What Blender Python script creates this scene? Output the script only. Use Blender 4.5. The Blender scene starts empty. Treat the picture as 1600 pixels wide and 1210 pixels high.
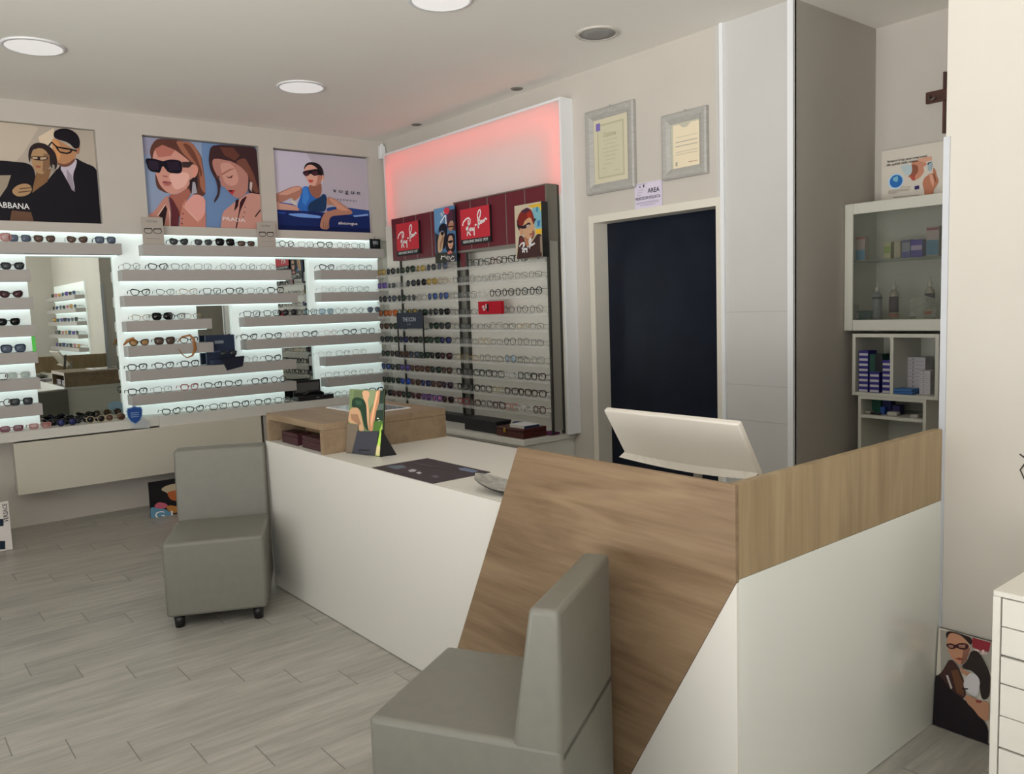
import bpy, bmesh, math, random
from mathutils import Vector, Matrix
R_ = random.Random(7)
S = bpy.context.scene
COL = S.collection
PI = math.pi

# ---------------------------------------------------------------- camera
CR = Vector((0.77459323, -0.63153141, -0.03425507))
CU = Vector((0.08837368, 0.05444483, 0.99459834))
CF = Vector((0.62625508, 0.77343639, -0.09798335))
CAMP = Vector((0.0, 0.0, 1.5)); FPX = 1277.9
cd = bpy.data.cameras.new('camera'); cam = bpy.data.objects.new('camera', cd); COL.objects.link(cam)
cd.sensor_fit = 'HORIZONTAL'; cd.sensor_width = 36.0; cd.lens = 36.0 * FPX / 1600
cd.clip_start = 0.02
mw = Matrix.Identity(4)
for i in range(3):
    mw[i][0] = CR[i]; mw[i][1] = CU[i]; mw[i][2] = -CF[i]; mw[i][3] = CAMP[i]
cam.matrix_world = mw
S.camera = cam
# ---------------------------------------------------------------- view, world, daylight
S.view_settings.view_transform = 'Standard'; S.view_settings.look = 'None'
S.view_settings.gamma = 1.0; S.view_settings.use_curve_mapping = False
S.view_settings.exposure = 0.0
wd = bpy.data.worlds.new('daylight'); S.world = wd; wd.use_nodes = True
bg = wd.node_tree.nodes['Background']
bg.inputs[1].default_value = 1.0
_nt = wd.node_tree                                   # overcast sky above, stronger light added below the horizon to brighten the ceiling
_tc = _nt.nodes.new('ShaderNodeTexCoord'); _sp = _nt.nodes.new('ShaderNodeSeparateXYZ'); _mr = _nt.nodes.new('ShaderNodeMapRange')
_mr.inputs[1].default_value = -0.12; _mr.inputs[2].default_value = 0.12
_mx = _nt.nodes.new('ShaderNodeMixRGB'); _mx.inputs[1].default_value = (8.0, 7.9, 7.7, 1); _mx.inputs[2].default_value = (1.0, 1.04, 1.10, 1)
_nt.links.new(_tc.outputs['Generated'], _sp.inputs[0]); _nt.links.new(_sp.outputs[2], _mr.inputs[0]); _nt.links.new(_mr.outputs[0], _mx.inputs[0]); _nt.links.new(_mx.outputs[0], bg.inputs[0])
def portal(loc, rot, sx, sy):
    l = bpy.data.lights.new('window_portal', 'AREA'); l.shape = 'RECTANGLE'; l.size = sx; l.size_y = sy
    l.cycles.is_portal = True
    o = bpy.data.objects.new('window_portal', l); o.location = loc; o.rotation_euler = rot; COL.objects.link(o)
portal((-0.5, -2.05, 1.45), (PI/2, 0, 0), 2.6, 2.7)       # shop window behind the camera
portal((-2.05, 1.3, 1.45), (PI/2, 0, -PI/2), 4.2, 2.7)    # shop window on the street side

# ---------------------------------------------------------------- helpers
def on(px, py, axis, val):
    """point of the plane axis=val that the photograph shows at this place"""
    d = CR * ((px - 800) / FPX) - CU * ((py - 605) / FPX) + CF
    return CAMP + d * ((val - CAMP[axis]) / d[axis])
def lin(h, gain=1.0):
    if isinstance(h, str):
        h = h.lstrip('#'); c = [int(h[i:i+2], 16) / 255 for i in (0, 2, 4)]
    else: c = h
    return tuple(min(0.95, gain * (x / 12.92 if x <= 0.04045 else ((x + 0.055) / 1.055) ** 2.4)) for x in c) + (1,)
MC = {}
def mat(name, color, rough=0.5, metal=0.0, gain=1.0, emit=None, es=0.0, alpha=1.0, trans=0.0, spec=0.5, coat=0.0):
    if name in MC: return MC[name]
    m = bpy.data.materials.new(name); m.use_nodes = True; b = m.node_tree.nodes['Principled BSDF']
    b.inputs['Base Color'].default_value = lin(color, gain); b.inputs['Roughness'].default_value = rough
    b.inputs['Metallic'].default_value = metal; b.inputs['Specular IOR Level'].default_value = spec
    b.inputs['Coat Weight'].default_value = coat
    if emit: b.inputs['Emission Color'].default_value = lin(emit); b.inputs['Emission Strength'].default_value = es
    if trans: b.inputs['Transmission Weight'].default_value = trans; b.inputs['IOR'].default_value = 1.1
    b.inputs['Alpha'].default_value = alpha
    MC[name] = m; return m
def ink(h, gain=1.4):
    return mat('ink_' + h.strip('#'), h, 0.5, gain=gain, spec=0.15)
def glassy(name, color, alpha, rough=0.05):
    """thin tinted pane: clear with a glossy coat"""
    if name in MC: return MC[name]
    m = bpy.data.materials.new(name); m.use_nodes = True; nt = m.node_tree; nt.nodes.clear()
    out = nt.nodes.new('ShaderNodeOutputMaterial'); mix = nt.nodes.new('ShaderNodeMixShader')
    tr = nt.nodes.new('ShaderNodeBsdfTransparent'); pr = nt.nodes.new('ShaderNodeBsdfPrincipled')
    pr.inputs['Base Color'].default_value = lin(color); pr.inputs['Roughness'].default_value = rough
    mix.inputs[0].default_value = alpha
    nt.links.new(tr.outputs[0], mix.inputs[1]); nt.links.new(pr.outputs[0], mix.inputs[2]); nt.links.new(mix.outputs[0], out.inputs[0])
    MC[name] = m; return m
def noisy(name, c1, c2, scale=(1, 1, 1), ns=5, detail=4, rough=0.6, bump=0.0, gain=1.0, lo=0.35, hi=0.65, distort=0.0):
    if name in MC: return MC[name]
    m = bpy.data.materials.new(name); m.use_nodes = True; nt = m.node_tree; b = nt.nodes['Principled BSDF']
    tc = nt.nodes.new('ShaderNodeTexCoord'); mp = nt.nodes.new('ShaderNodeMapping'); mp.inputs['Scale'].default_value = scale
    no = nt.nodes.new('ShaderNodeTexNoise'); no.inputs['Scale'].default_value = ns; no.inputs['Detail'].default_value = detail
    no.inputs['Distortion'].default_value = distort
    cr = nt.nodes.new('ShaderNodeValToRGB'); e = cr.color_ramp.elements
    e[0].position = lo; e[1].position = hi; e[0].color = lin(c1, gain); e[1].color = lin(c2, gain)
    L = nt.links.new
    L(tc.outputs['Object'], mp.inputs[0]); L(mp.outputs[0], no.inputs[0]); L(no.outputs[0], cr.inputs[0]); L(cr.outputs[0], b.inputs['Base Color'])
    b.inputs['Roughness'].default_value = rough
    if bump:
        bp = nt.nodes.new('ShaderNodeBump'); bp.inputs['Strength'].default_value = bump; bp.inputs['Distance'].default_value = 0.004
        L(no.outputs[0], bp.inputs['Height']); L(bp.outputs[0], b.inputs['Normal'])
    MC[name] = m; return m
def wood(name, grain, c1, c2, gain=1.0):
    """oak laminate: grain = axis along which the streaks run"""
    if name in MC: return MC[name]
    m = bpy.data.materials.new(name); m.use_nodes = True; nt = m.node_tree; b = nt.nodes['Principled BSDF']; L = nt.links.new
    tc = nt.nodes.new('ShaderNodeTexCoord')
    sc = [9.0, 9.0, 9.0]; sc[grain] = 1.1
    mp = nt.nodes.new('ShaderNodeMapping'); mp.inputs['Scale'].default_value = sc
    n1 = nt.nodes.new('ShaderNodeTexNoise'); n1.inputs['Scale'].default_value = 1.3; n1.inputs['Detail'].default_value = 6; n1.inputs['Distortion'].default_value = 1.2
    sc2 = [70.0, 70.0, 70.0]; sc2[grain] = 3.0
    mp2 = nt.nodes.new('ShaderNodeMapping'); mp2.inputs['Scale'].default_value = sc2
    n2 = nt.nodes.new('ShaderNodeTexNoise'); n2.inputs['Scale'].default_value = 1.5; n2.inputs['Detail'].default_value = 3
    mx = nt.nodes.new('ShaderNodeMath'); mx.operation = 'MULTIPLY_ADD'; mx.inputs[1].default_value = 0.35
    cr = nt.nodes.new('ShaderNodeValToRGB'); e = cr.color_ramp.elements
    e[0].position = 0.42; e[1].position = 0.86; e[0].color = lin(c1, gain); e[1].color = lin(c2, gain)
    L(tc.outputs['Object'], mp.inputs[0]); L(tc.outputs['Object'], mp2.inputs[0]); L(mp.outputs[0], n1.inputs[0]); L(mp2.outputs[0], n2.inputs[0])
    L(n2.outputs[0], mx.inputs[0]); L(n1.outputs[0], mx.inputs[2]); L(mx.outputs[0], cr.inputs[0]); L(cr.outputs[0], b.inputs['Base Color'])
    b.inputs['Roughness'].default_value = 0.5
    MC[name] = m; return m
def floor_material():
    m = bpy.data.materials.new('grey_wood_tile'); m.use_nodes = True; nt = m.node_tree; b = nt.nodes['Principled BSDF']; L = nt.links.new
    def M(op, a, b_=None, c=None):
        n = nt.nodes.new('ShaderNodeMath'); n.operation = op
        for i, v in enumerate((a, b_, c)):
            if v is None: continue
            if isinstance(v, (int, float)): n.inputs[i].default_value = v
            else: L(v, n.inputs[i])
        return n.outputs[0]
    tc = nt.nodes.new('ShaderNodeTexCoord'); sp = nt.nodes.new('ShaderNodeSeparateXYZ'); L(tc.outputs['Object'], sp.inputs[0])
    x, y = sp.outputs[0], sp.outputs[1]
    row = M('MULTIPLY_ADD', y, 1/0.173, -2.715/0.173 + 100); rf = M('FLOOR', row); rr = M('FRACT', row)
    # the joints step by a fifth of a plank from row to row
    col = M('MULTIPLY_ADD', rf, 0.2, -20.0); col = M('ADD', M('MULTIPLY_ADD', x, 1/0.83, -0.82/0.83 + 40), col)
    cf = M('FLOOR', col); cc = M('FRACT', col)
    gy = M('LESS_THAN', M('MINIMUM', rr, M('SUBTRACT', 1.0, rr)), 0.009)
    gx = M('LESS_THAN', M('MINIMUM', cc, M('SUBTRACT', 1.0, cc)), 0.0026)
    grout = M('MAXIMUM', M('MULTIPLY', gy, 0.35), gx)
    cb = nt.nodes.new('ShaderNodeCombineXYZ'); L(cf, cb.inputs[0]); L(rf, cb.inputs[1])
    wn = nt.nodes.new('ShaderNodeTexWhiteNoise'); L(cb.outputs[0], wn.inputs[0])
    off = nt.nodes.new('ShaderNodeVectorMath'); off.operation = 'MULTIPLY_ADD'; L(wn.outputs['Color'], off.inputs[0])
    off.inputs[1].default_value = (9, 9, 9); L(tc.outputs['Object'], off.inputs[2])
    mp = nt.nodes.new('ShaderNodeMapping'); mp.inputs['Scale'].default_value = (2.0, 16.0, 1); L(off.outputs[0], mp.inputs[0])
    no = nt.nodes.new('ShaderNodeTexNoise'); no.inputs['Scale'].default_value = 1.6; no.inputs['Detail'].default_value = 7; no.inputs['Roughness'].default_value = 0.65
    L(mp.outputs[0], no.inputs[0])
    v = M('ADD', no.outputs[0], M('MULTIPLY_ADD', wn.outputs['Value'], 0.12, -0.06))
    cr = nt.nodes.new('ShaderNodeValToRGB'); e = cr.color_ramp.elements
    e[0].position = 0.3; e[1].position = 0.7; e[0].color = lin('#918e86'); e[1].color = lin('#b2afa7')
    L(v, cr.inputs[0])
    mx = nt.nodes.new('ShaderNodeMixRGB'); mx.inputs[2].default_value = lin('#605d57'); L(M('MULTIPLY', grout, 0.75), mx.inputs[0]); L(cr.outputs[0], mx.inputs[1])
    L(mx.outputs[0], b.inputs['Base Color'])
    b.inputs['Roughness'].default_value = 0.36
    bp = nt.nodes.new('ShaderNodeBump'); bp.inputs['Strength'].default_value = 0.25; bp.inputs['Distance'].default_value = 0.003
    L(M('SUBTRACT', no.outputs[0], grout), bp.inputs['Height']); L(bp.outputs[0], b.inputs['Normal'])
    return m

def box(bm, x0, x1, y0, y1, z0, z1, mi=0, bev=0.0, seg=2):
    v = [bm.verts.new((x, y, z)) for x in (x0, x1) for y in (y0, y1) for z in (z0, z1)]
    fs = [bm.faces.new([v[i] for i in f]) for f in ((0, 1, 3, 2), (4, 6, 7, 5), (0, 4, 5, 1), (2, 3, 7, 6), (0, 2, 6, 4), (1, 5, 7, 3))]
    for f in fs: f.material_index = mi
    if bev:
        r = bmesh.ops.bevel(bm, geom=list({e for f in fs for e in f.edges}), offset=bev, segments=seg, profile=0.5, affect='EDGES')
        for f in r['faces']: f.material_index = mi; f.smooth = True
    return fs
def prism(bm, pts, d, mi=0, bev=0.0, seg=2):
    """extrude polygon pts (3-D) by vector d"""
    d = Vector(d); a = [bm.verts.new(p) for p in pts]; b = [bm.verts.new(Vector(p) + d) for p in pts]
    fs = [bm.faces.new(a[::-1]), bm.faces.new(b)]; n = len(a)
    for i in range(n): fs.append(bm.faces.new((a[i], a[(i+1) % n], b[(i+1) % n], b[i])))
    for f in fs: f.material_index = mi
    if bev:
        r = bmesh.ops.bevel(bm, geom=list({e for f in fs for e in f.edges}), offset=bev, segments=seg, profile=0.5, affect='EDGES')
        for f in r['faces']: f.material_index = mi; f.smooth = True
def tube(bm, pts, r, n=6, mi=0, closed=False, cap=True, flat=1.0):
    pts = [Vector(p) for p in pts]; m = len(pts); rings = []
    for i, p in enumerate(pts):
        if closed: t = pts[(i+1) % m] - pts[i-1]
        else: t = pts[min(i+1, m-1)] - pts[max(i-1, 0)]
        t.normalize(); up = Vector((0, 1, 0)) if abs(t.y) < 0.9 else Vector((0, 0, 1))
        a = t.cross(up).normalized(); b = t.cross(a).normalized()
        rr = r[i] if isinstance(r, (list, tuple)) else r
        rings.append([bm.verts.new(p + a * (rr * math.cos(2*PI*k/n)) + b * (rr * flat * math.sin(2*PI*k/n))) for k in range(n)])
    for i in range(m if closed else m - 1):
        A, B = rings[i], rings[(i+1) % m]
        for k in range(n):
            f = bm.faces.new((A[k], A[(k+1) % n], B[(k+1) % n], B[k])); f.material_index = mi; f.smooth = True
    if cap and not closed:
        for q in (rings[0][::-1], rings[-1]):
            f = bm.faces.new(q); f.material_index = mi
def cyl(bm, x, y, z0, z1, r0, r1=None, n=24, mi=0, cap=True):
    r1 = r0 if r1 is None else r1
    A = [bm.verts.new((x + r0*math.cos(2*PI*k/n), y + r0*math.sin(2*PI*k/n), z0)) for k in range(n)]
    B = [bm.verts.new((x + r1*math.cos(2*PI*k/n), y + r1*math.sin(2*PI*k/n), z1)) for k in range(n)]
    for k in range(n):
        f = bm.faces.new((A[k], A[(k+1) % n], B[(k+1) % n], B[k])); f.material_index = mi; f.smooth = True
    if cap:
        for q in (A[::-1], B): f = bm.faces.new(q); f.material_index = mi
def lathe(bm, prof, x=0, y=0, n=20, mi=0):
    rings = [[bm.verts.new((x + r*math.cos(2*PI*k/n), y + r*math.sin(2*PI*k/n), z)) for k in range(n)] for r, z in prof]
    for A, B in zip(rings, rings[1:]):
        for k in range(n):
            f = bm.faces.new((A[k], A[(k+1) % n], B[(k+1) % n], B[k])); f.material_index = mi; f.smooth = True
    for q in (rings[0][::-1], rings[-1]): f = bm.faces.new(q); f.material_index = mi
def obj(name, bm, mats, parent=None, loc=None):
    me = bpy.data.meshes.new(name)
    bmesh.ops.recalc_face_normals(bm, faces=bm.faces[:]); bm.to_mesh(me); bm.free()
    for m in (mats if isinstance(mats, (list, tuple)) else [mats]): me.materials.append(m)
    o = bpy.data.objects.new(name, me); COL.objects.link(o)
    if parent: o.parent = parent
    if loc is not None: o.location = loc
    return o
def tag(o, label=None, cat=None, group=None, kind=None):
    if label: o['label'] = label
    if cat: o['category'] = cat
    if group: o['group'] = group
    if kind: o['kind'] = kind
    return o
def thing(name, label, cat, loc=(0, 0, 0), rz=0.0, group=None):
    o = bpy.data.objects.new(name, None); COL.objects.link(o); o.location = loc; o.rotation_euler = (0, 0, rz); o.empty_display_size = 0.1
    return tag(o, label, cat, group)
def bx(name, m, x0, x1, y0, y1, z0, z1, parent=None, bev=0.0, seg=2):
    """a box; a part of a thing is given in world metres and brought into its parent's frame (unrotated parents)"""
    bm = bmesh.new(); o = parent.location if parent else Vector((0, 0, 0))
    box(bm, x0-o.x, x1-o.x, y0-o.y, y1-o.y, z0-o.z, z1-o.z, 0, bev, seg)
    return obj(name, bm, m, parent)
def struct(name, bm, m, parent=None):
    o = obj(name, bm, m, parent)
    if not parent: o['kind'] = 'structure'
    return o

# -- printed artwork on flat boards ------------------------------------------------
def clip(poly, u0, u1, v0, v1):
    for ax, lim, sg in ((0, u0, 1), (0, u1, -1), (1, v0, 1), (1, v1, -1)):
        out = []; n = len(poly)
        for i in range(n):
            a, b = poly[i], poly[(i+1) % n]; da, db = sg*(a[ax]-lim), sg*(b[ax]-lim)
            if da >= 0: out.append(a)
            if (da >= 0) != (db >= 0):
                t = da/(da-db); out.append((a[0]+t*(b[0]-a[0]), a[1]+t*(b[1]-a[1])))
        poly = out
        if len(poly) < 3: return []
    return poly
def text_mesh(s, bold=0.0, shear=0.0):
    c = bpy.data.curves.new('lettering', 'FONT'); c.body = s; c.size = 1.0; c.offset = bold; c.shear = shear; c.resolution_u = 2
    o = bpy.data.objects.new('lettering', c); me = bpy.data.meshes.new_from_object(o)
    bpy.data.objects.remove(o); bpy.data.curves.remove(c); return me
class Art:
    """a board facing -X (axis 0), -Y (axis 1) or up (axis 2); rect in metres; shapes traced in crops of the photograph"""
    def __init__(s, axis, val, u0, u1, v0, v1, org=(0, 0), sc=1.0, step=0.0004):
        s.ax, s.val, s.r, s.org, s.sc, s.step = axis, val, (u0, u1, v0, v1), org, sc, step
        s.bm = bmesh.new(); s.mats = []; s.k = 0
        s.loc = s.P(0.5*(u0+u1), v0 if axis < 2 else 0.5*(v0+v1), 0)
    def P(s, u, v, d):
        if s.ax == 1: return Vector((u, s.val - d, v))
        if s.ax == 0: return Vector((s.val - d, u, v))
        return Vector((u, v, s.val + d))
    def uv(s, p):
        w = on(s.org[0] + p[0]/s.sc, s.org[1] + p[1]/s.sc, s.ax, s.val)
        return {1: (w.x, w.z), 0: (w.y, w.z), 2: (w.x, w.y)}[s.ax]
    def mi(s, m):
        if m not in s.mats: s.mats.append(m)
        return s.mats.index(m)
    def board(s, h, thick, side=None):
        u0, u1, v0, v1 = s.r; i = s.mi(ink(h) if isinstance(h, str) else h)
        a = [s.P(u0, v0, 0), s.P(u1, v0, 0), s.P(u1, v1, 0), s.P(u0, v1, 0)]
        prism(s.bm, [p - s.loc for p in a], s.P(0, 0, -thick) - s.P(0, 0, 0), s.mi(side) if side else i)
        if side: s.raw([(u0, v0), (u1, v0), (u1, v1), (u0, v1)], h)
        return s
    def raw(s, uvs, h, keep=False):
        m = ink(h) if isinstance(h, str) else h
        c = clip(uvs, *s.r)
        if len(c) < 3: return s
        if not keep: s.k += 1
        vs = [s.bm.verts.new(s.P(u, v, s.step*s.k) - s.loc) for u, v in c]
        try: f = s.bm.faces.new(vs); f.material_index = s.mi(m)
        except ValueError: pass
        return s
    def poly(s, h, *pts):
        pts = list(pts)
        if len(pts) >= 6:                                # round the traced corners
            for mx_ in (26.0, 9.0):
                out = []
                for i in range(len(pts)):
                    a, b = pts[i], pts[(i+1) % len(pts)]; l = math.hypot(b[0]-a[0], b[1]-a[1]) or 1.0; q = min(0.27, mx_/l)
                    out += [(a[0]+(b[0]-a[0])*q, a[1]+(b[1]-a[1])*q), (b[0]-(b[0]-a[0])*q, b[1]-(b[1]-a[1])*q)]
                pts = out
        return s.raw([s.uv(p) for p in pts], h)
    def stroke(s, h, pts, w):
        s.k += 1
        q = [s.uv(p) for p in pts]
        s.ribbon(h, q, w); return s
    def ribbon(s, h, q, w):
        m = s.mi(ink(h) if isinstance(h, str) else h); L = []; Rr = []
        for i, p in enumerate(q):
            a, b = q[max(i-1, 0)], q[min(i+1, len(q)-1)]; dx, dy = b[0]-a[0], b[1]-a[1]; l = math.hypot(dx, dy) or 1
            nx, ny = -dy/l*w/2, dx/l*w/2
            L.append(s.bm.verts.new(s.P(p[0]+nx, p[1]+ny, s.step*s.k) - s.loc)); Rr.append(s.bm.verts.new(s.P(p[0]-nx, p[1]-ny, s.step*s.k) - s.loc))
        for i in range(len(q)-1):
            f = s.bm.faces.new((L[i], L[i+1], Rr[i+1], Rr[i])); f.material_index = m
    def circle(s, h, c, rpx, ry=None, n=18):
        u, v = s.uv(c); u2, _ = s.uv((c[0]+rpx, c[1])); r = math.hypot(u2-u, 0); _, v2 = s.uv((c[0], c[1]-(ry or rpx)))
        rv = abs(v2-v)
        return s.raw([(u + r*math.cos(2*PI*k/n), v + rv*math.sin(2*PI*k/n)) for k in range(n)], h)
    def text(s, h, t, p0, p1, cap, bold=0.0, shear=0.0, sp=None, ref=0.73):
        """letters from baseline point p0 to p1 (crop pixels); cap = height of the capitals in crop pixels"""
        a, b = Vector(s.uv(p0)), Vector(s.uv(p1)); top = Vector(s.uv((p0[0], p0[1]-cap)))
        hgt = (top - a).length / ref; w = (b - a).length; e = (b - a).normalized()
        me = text_mesh(t, bold, shear); xs = [v.co.x for v in me.vertices]
        if not xs: return s
        x0, x1 = min(xs), max(xs); kx = w / (x1 - x0); s.k += 1; m = s.mi(ink(h) if isinstance(h, str) else h)
        up = Vector((0, 1)) if s.ax < 2 else Vector((e.y, -e.x)) * -1
        vm = [s.bm.verts.new((lambda q: s.P(q.x, q.y, s.step*s.k + 0.0003) - s.loc)(a + e*((v.co.x-x0)*kx) + up*(v.co.y*hgt))) for v in me.vertices]
        for p in me.polygons:
            try: f = s.bm.faces.new([vm[i] for i in p.vertices]); f.material_index = m
            except ValueError: pass
        bpy.data.meshes.remove(me); return s
    def done(s, name, label=None, cat=None, parent=None, group=None):
        # printed faces keep their winding; recalc is harmless for flat prints
        o = obj(name, s.bm, s.mats, parent, s.loc - (parent.location if parent else Vector((0, 0, 0))))
        return tag(o, label, cat, group)
LOGO = [[(640,440),(655,385),(700,335),(745,320),(768,345),(762,400),(735,440),(708,470),(700,500)], [(735,350),(735,430),(728,510),(718,590)],
        [(708,490),(740,530),(775,580)], [(788,470),(765,478),(755,505),(772,512),(790,472),(800,512)], [(806,465),(812,500),(831,482)], [(833,455),(832,520),(835,580)],
        [(845,427),(872,412)], [(890,290),(897,340),(905,400),(903,472)], [(884,285),(905,212),(930,190),(941,220),(930,290),(905,340),(928,348),(936,380),(918,415),(888,428)],
        [(965,352),(942,368),(940,393),(958,390),(971,350),(977,386)], [(983,382),(986,345),(1002,332),(1006,372)], [(1006,345),(1020,312),(1031,332),(1047,326)]]
def logo_norm():
    """the script logo as (0..1, 0..1) strokes, read off the larger sign"""
    def uv(p):
        w = on(665 + p[0]/11, 310 + p[1]/11, 0, 3.85); return (w.y, w.z)
    a, b, c = uv((598, 205)), uv((1080, 105)), uv((608, 735))
    return [[((a[0]-u)/(a[0]-b[0]), (v-c[1])/(a[1]-c[1])) for u, v in map(uv, st)] for st in LOGO]
LN = logo_norm()
def put_logo(A, h, y0, y1, z0, z1, w):
    """y0 = left edge seen from the room (larger y)"""
    A.k += 1
    for st in LN: A.ribbon(h, [(y0 + (y1-y0)*u, z0 + (z1-z0)*v) for u, v in st], w)

# ---------------------------------------------------------------- materials
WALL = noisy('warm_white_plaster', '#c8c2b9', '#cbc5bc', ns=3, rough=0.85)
CEIL = noisy('ceiling_paint', '#faf5ee', '#fbf7f0', ns=2, rough=0.9)
GREYW = noisy('grey_panel_paint', '#cac9c6', '#cdccc9', ns=2, rough=0.7)
SHADEW = noisy('shaded_wall_white', '#b9b3aa', '#bdb7ae', ns=2, rough=0.8)  # darker copy of the wall white, shade put into the colour
WHITE = mat('white_laminate', '#dddbd3', 0.42)
GLOSSW = mat('gloss_white_laminate', '#dcded7', 0.12, coat=0.3)
SHELFW = mat('shelf_lacquer', '#b3afab', 0.45)
TRIM = mat('white_trim', '#eef0f2', 0.4)
CREAM = mat('door_frame_cream', '#e4dfd2', 0.5)
MIRROR = mat('mirror_silver', '#d4dad6', 0.01, metal=1.0)
LED = mat('led_diffuser', '#ffffff', 0.5, emit='#d6f6f0', es=1.25)
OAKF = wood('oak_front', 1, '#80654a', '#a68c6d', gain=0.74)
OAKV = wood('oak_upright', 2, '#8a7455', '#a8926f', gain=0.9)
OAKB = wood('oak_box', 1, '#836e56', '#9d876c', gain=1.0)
LEATHER = noisy('grey_leatherette', '#737269', '#76756c', ns=25, detail=3, rough=0.42, bump=0.05)
BLACKP = mat('black_plastic', '#17171a', 0.35)
DARKM = mat('dark_metal', '#3a3833', 0.4, metal=0.3)
GREYM = mat('satin_grey_metal', '#8d8a82', 0.35, metal=0.5)
MAROON = mat('maroon_board', '#5f1a26', 0.45, gain=1.2)

# ---------------------------------------------------------------- the room
XB, YA, YU, ZC = 4.10, 6.915, 6.87, 3.09
bm = bmesh.new(); box(bm, -2.3, 5.2, -2.3, 7.2, -0.1, 0.0); struct('floor', bm, floor_material())
bm = bmesh.new(); box(bm, -2.3, 5.2, -2.3, 7.2, ZC, ZC+0.1); struct('ceiling', bm, CEIL)
bm = bmesh.new()                                    # back wall: solid behind the display, plinth, upper band with three poster recesses
box(bm, -2.3, 5.2, 7.0, 7.2, 0, ZC); box(bm, -2.2, XB, YA, 7.0, 0, 0.66)
OPEN = [(0.67, 1.600), (1.935, 2.873), (3.005, 3.94)]; z0o, z1o = 2.235, 2.935
box(bm, -2.2, XB, YU, 7.0, z1o, ZC); box(bm, -2.2, XB, YU, 7.0, 2.165, z0o)
xs = [-2.2] + [v for o in OPEN for v in o] + [XB]
for i in range(0, 8, 2): box(bm, xs[i], xs[i+1], YU, 7.0, z0o, z1o)
box(bm, -2.2, 0.2, YA, 7.0, 0.66, 2.165)
struct('wall_back', bm, WALL)
bm = bmesh.new()                                    # right wall with the doorway, then the grey flat panel
box(bm, XB, 4.3, 4.10, 7.0, 0, ZC); box(bm, XB, 4.3, 3.06, 4.10, 2.07, ZC)
struct('wall_right', bm, WALL)
bm = bmesh.new()
box(bm, XB, 4.3, 2.565, 3.06, 0, ZC)
struct('wall_panelled', bm, GREYW)
for zz in (1.33, 0.95, 0.62):
    pass
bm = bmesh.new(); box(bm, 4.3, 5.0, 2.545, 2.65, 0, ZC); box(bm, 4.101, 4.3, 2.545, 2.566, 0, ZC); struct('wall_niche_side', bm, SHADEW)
bm = bmesh.new(); box(bm, 4.98, 5.1, 0.9, 2.6, 0, ZC); struct('wall_niche_back', bm, WALL)
bm = bmesh.new(); box(bm, 2.86, 5.2, -2.3, 1.222, 0, ZC); struct('wall_pillar', bm, noisy('pillar_plaster', '#c3beb5', '#c6c1b8', ns=3, rough=0.85))
bm = bmesh.new()                                    # street sides behind the camera: sill, header, corner posts round the shop windows
box(bm, -2.3, 2.86, -2.3, -2.1, 0, 0.1); box(bm, -2.3, 2.86, -2.3, -2.1, 2.8, ZC); box(bm, 0.8, 2.86, -2.3, -2.1, 0.1, 2.8); box(bm, -2.3, -1.8, -2.3, -2.1, 0.1, 2.8)
struct('wall_front', bm, WALL)
bm = bmesh.new()
box(bm, -2.3, -2.1, -2.1, 7.2, 0, 0.1); box(bm, -2.3, -2.1, -2.1, 7.2, 2.8, ZC); box(bm, -2.3, -2.1, 3.4, 7.2, 0.1, 2.8); box(bm, -2.3, -2.1, -2.1, -0.8, 0.1, 2.8)
struct('wall_left', bm, WALL)
bm = bmesh.new()
for x in (-1.8, -0.52, 0.76): box(bm, x, x+0.04, -2.22, -2.16, 0.1, 2.8)
struct('window_1', bm, DARKM)
bm = bmesh.new()
for y in (-0.8, 1.28, 3.36): box(bm, -2.22, -2.16, y, y+0.04, 0.1, 2.8)
struct('window_2', bm, DARKM)
# room behind the blue door
bm = bmesh.new(); box(bm, 4.42, 4.46, 2.9, 4.3, 0, 2.3); struct('wall_behind_door', bm, WALL)
bm = bmesh.new()
box(bm, 4.085, 4.30, 4.088, 4.135, 0, 2.105); box(bm, 4.085, 4.30, 3.025, 3.06, 0, 2.105); box(bm, 4.085, 4.30, 3.0601, 4.0879, 2.055, 2.105)
struct('trim_1', bm, CREAM)
bm = bmesh.new(); box(bm, 4.082, 4.10, 3.0, 3.025, 0, ZC); struct('trim_2', bm, TRIM)
bm = bmesh.new(); box(bm, 4.082, 4.115, 2.545, 2.58, 0, ZC); struct('trim_3', bm, TRIM)
bm = bmesh.new(); prism(bm, [(2.855, 1.208, 0.0), (2.855, 1.228, 0.0), (2.90, 1.228, 0.0), (2.90, 1.2225, 0.0), (2.8597, 1.2225, 0.0), (2.8597, 1.208, 0.0)], (0, 0, 2.005)); struct('trim_4', bm, mat('corner_guard', '#b9bcc1', 0.4))
DOORM = noisy('navy_door_laminate', '#131926', '#171e2c', ns=6, rough=0.28)
bm = bmesh.new(); box(bm, 4.22, 4.26, 3.061, 4.087, 0.005, 2.054); d = struct('door_1', bm, DOORM); DOORM.node_tree.nodes['Principled BSDF'].inputs['Specular IOR Level'].default_value = 0.2
bm = bmesh.new(); box(bm, 4.195, 4.22, 3.07, 3.10, 0.93, 1.16, 0, 0.004); tube(bm, [(4.195, 3.085, 1.05), (4.165, 3.085, 1.05)], 0.009, 8); tube(bm, [(4.165, 3.082, 1.12), (4.165, 3.082, 0.96)], 0.008, 8)
obj('door_handle', bm, mat('door_hardware', '#cfccc4', 0.3, metal=0.6), d)
bm = bmesh.new(); box(bm, 4.18, 4.22, 3.058, 3.082, 1.49, 1.56, 0, 0.003); obj('strike_plate', bm, CREAM, d)
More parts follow.
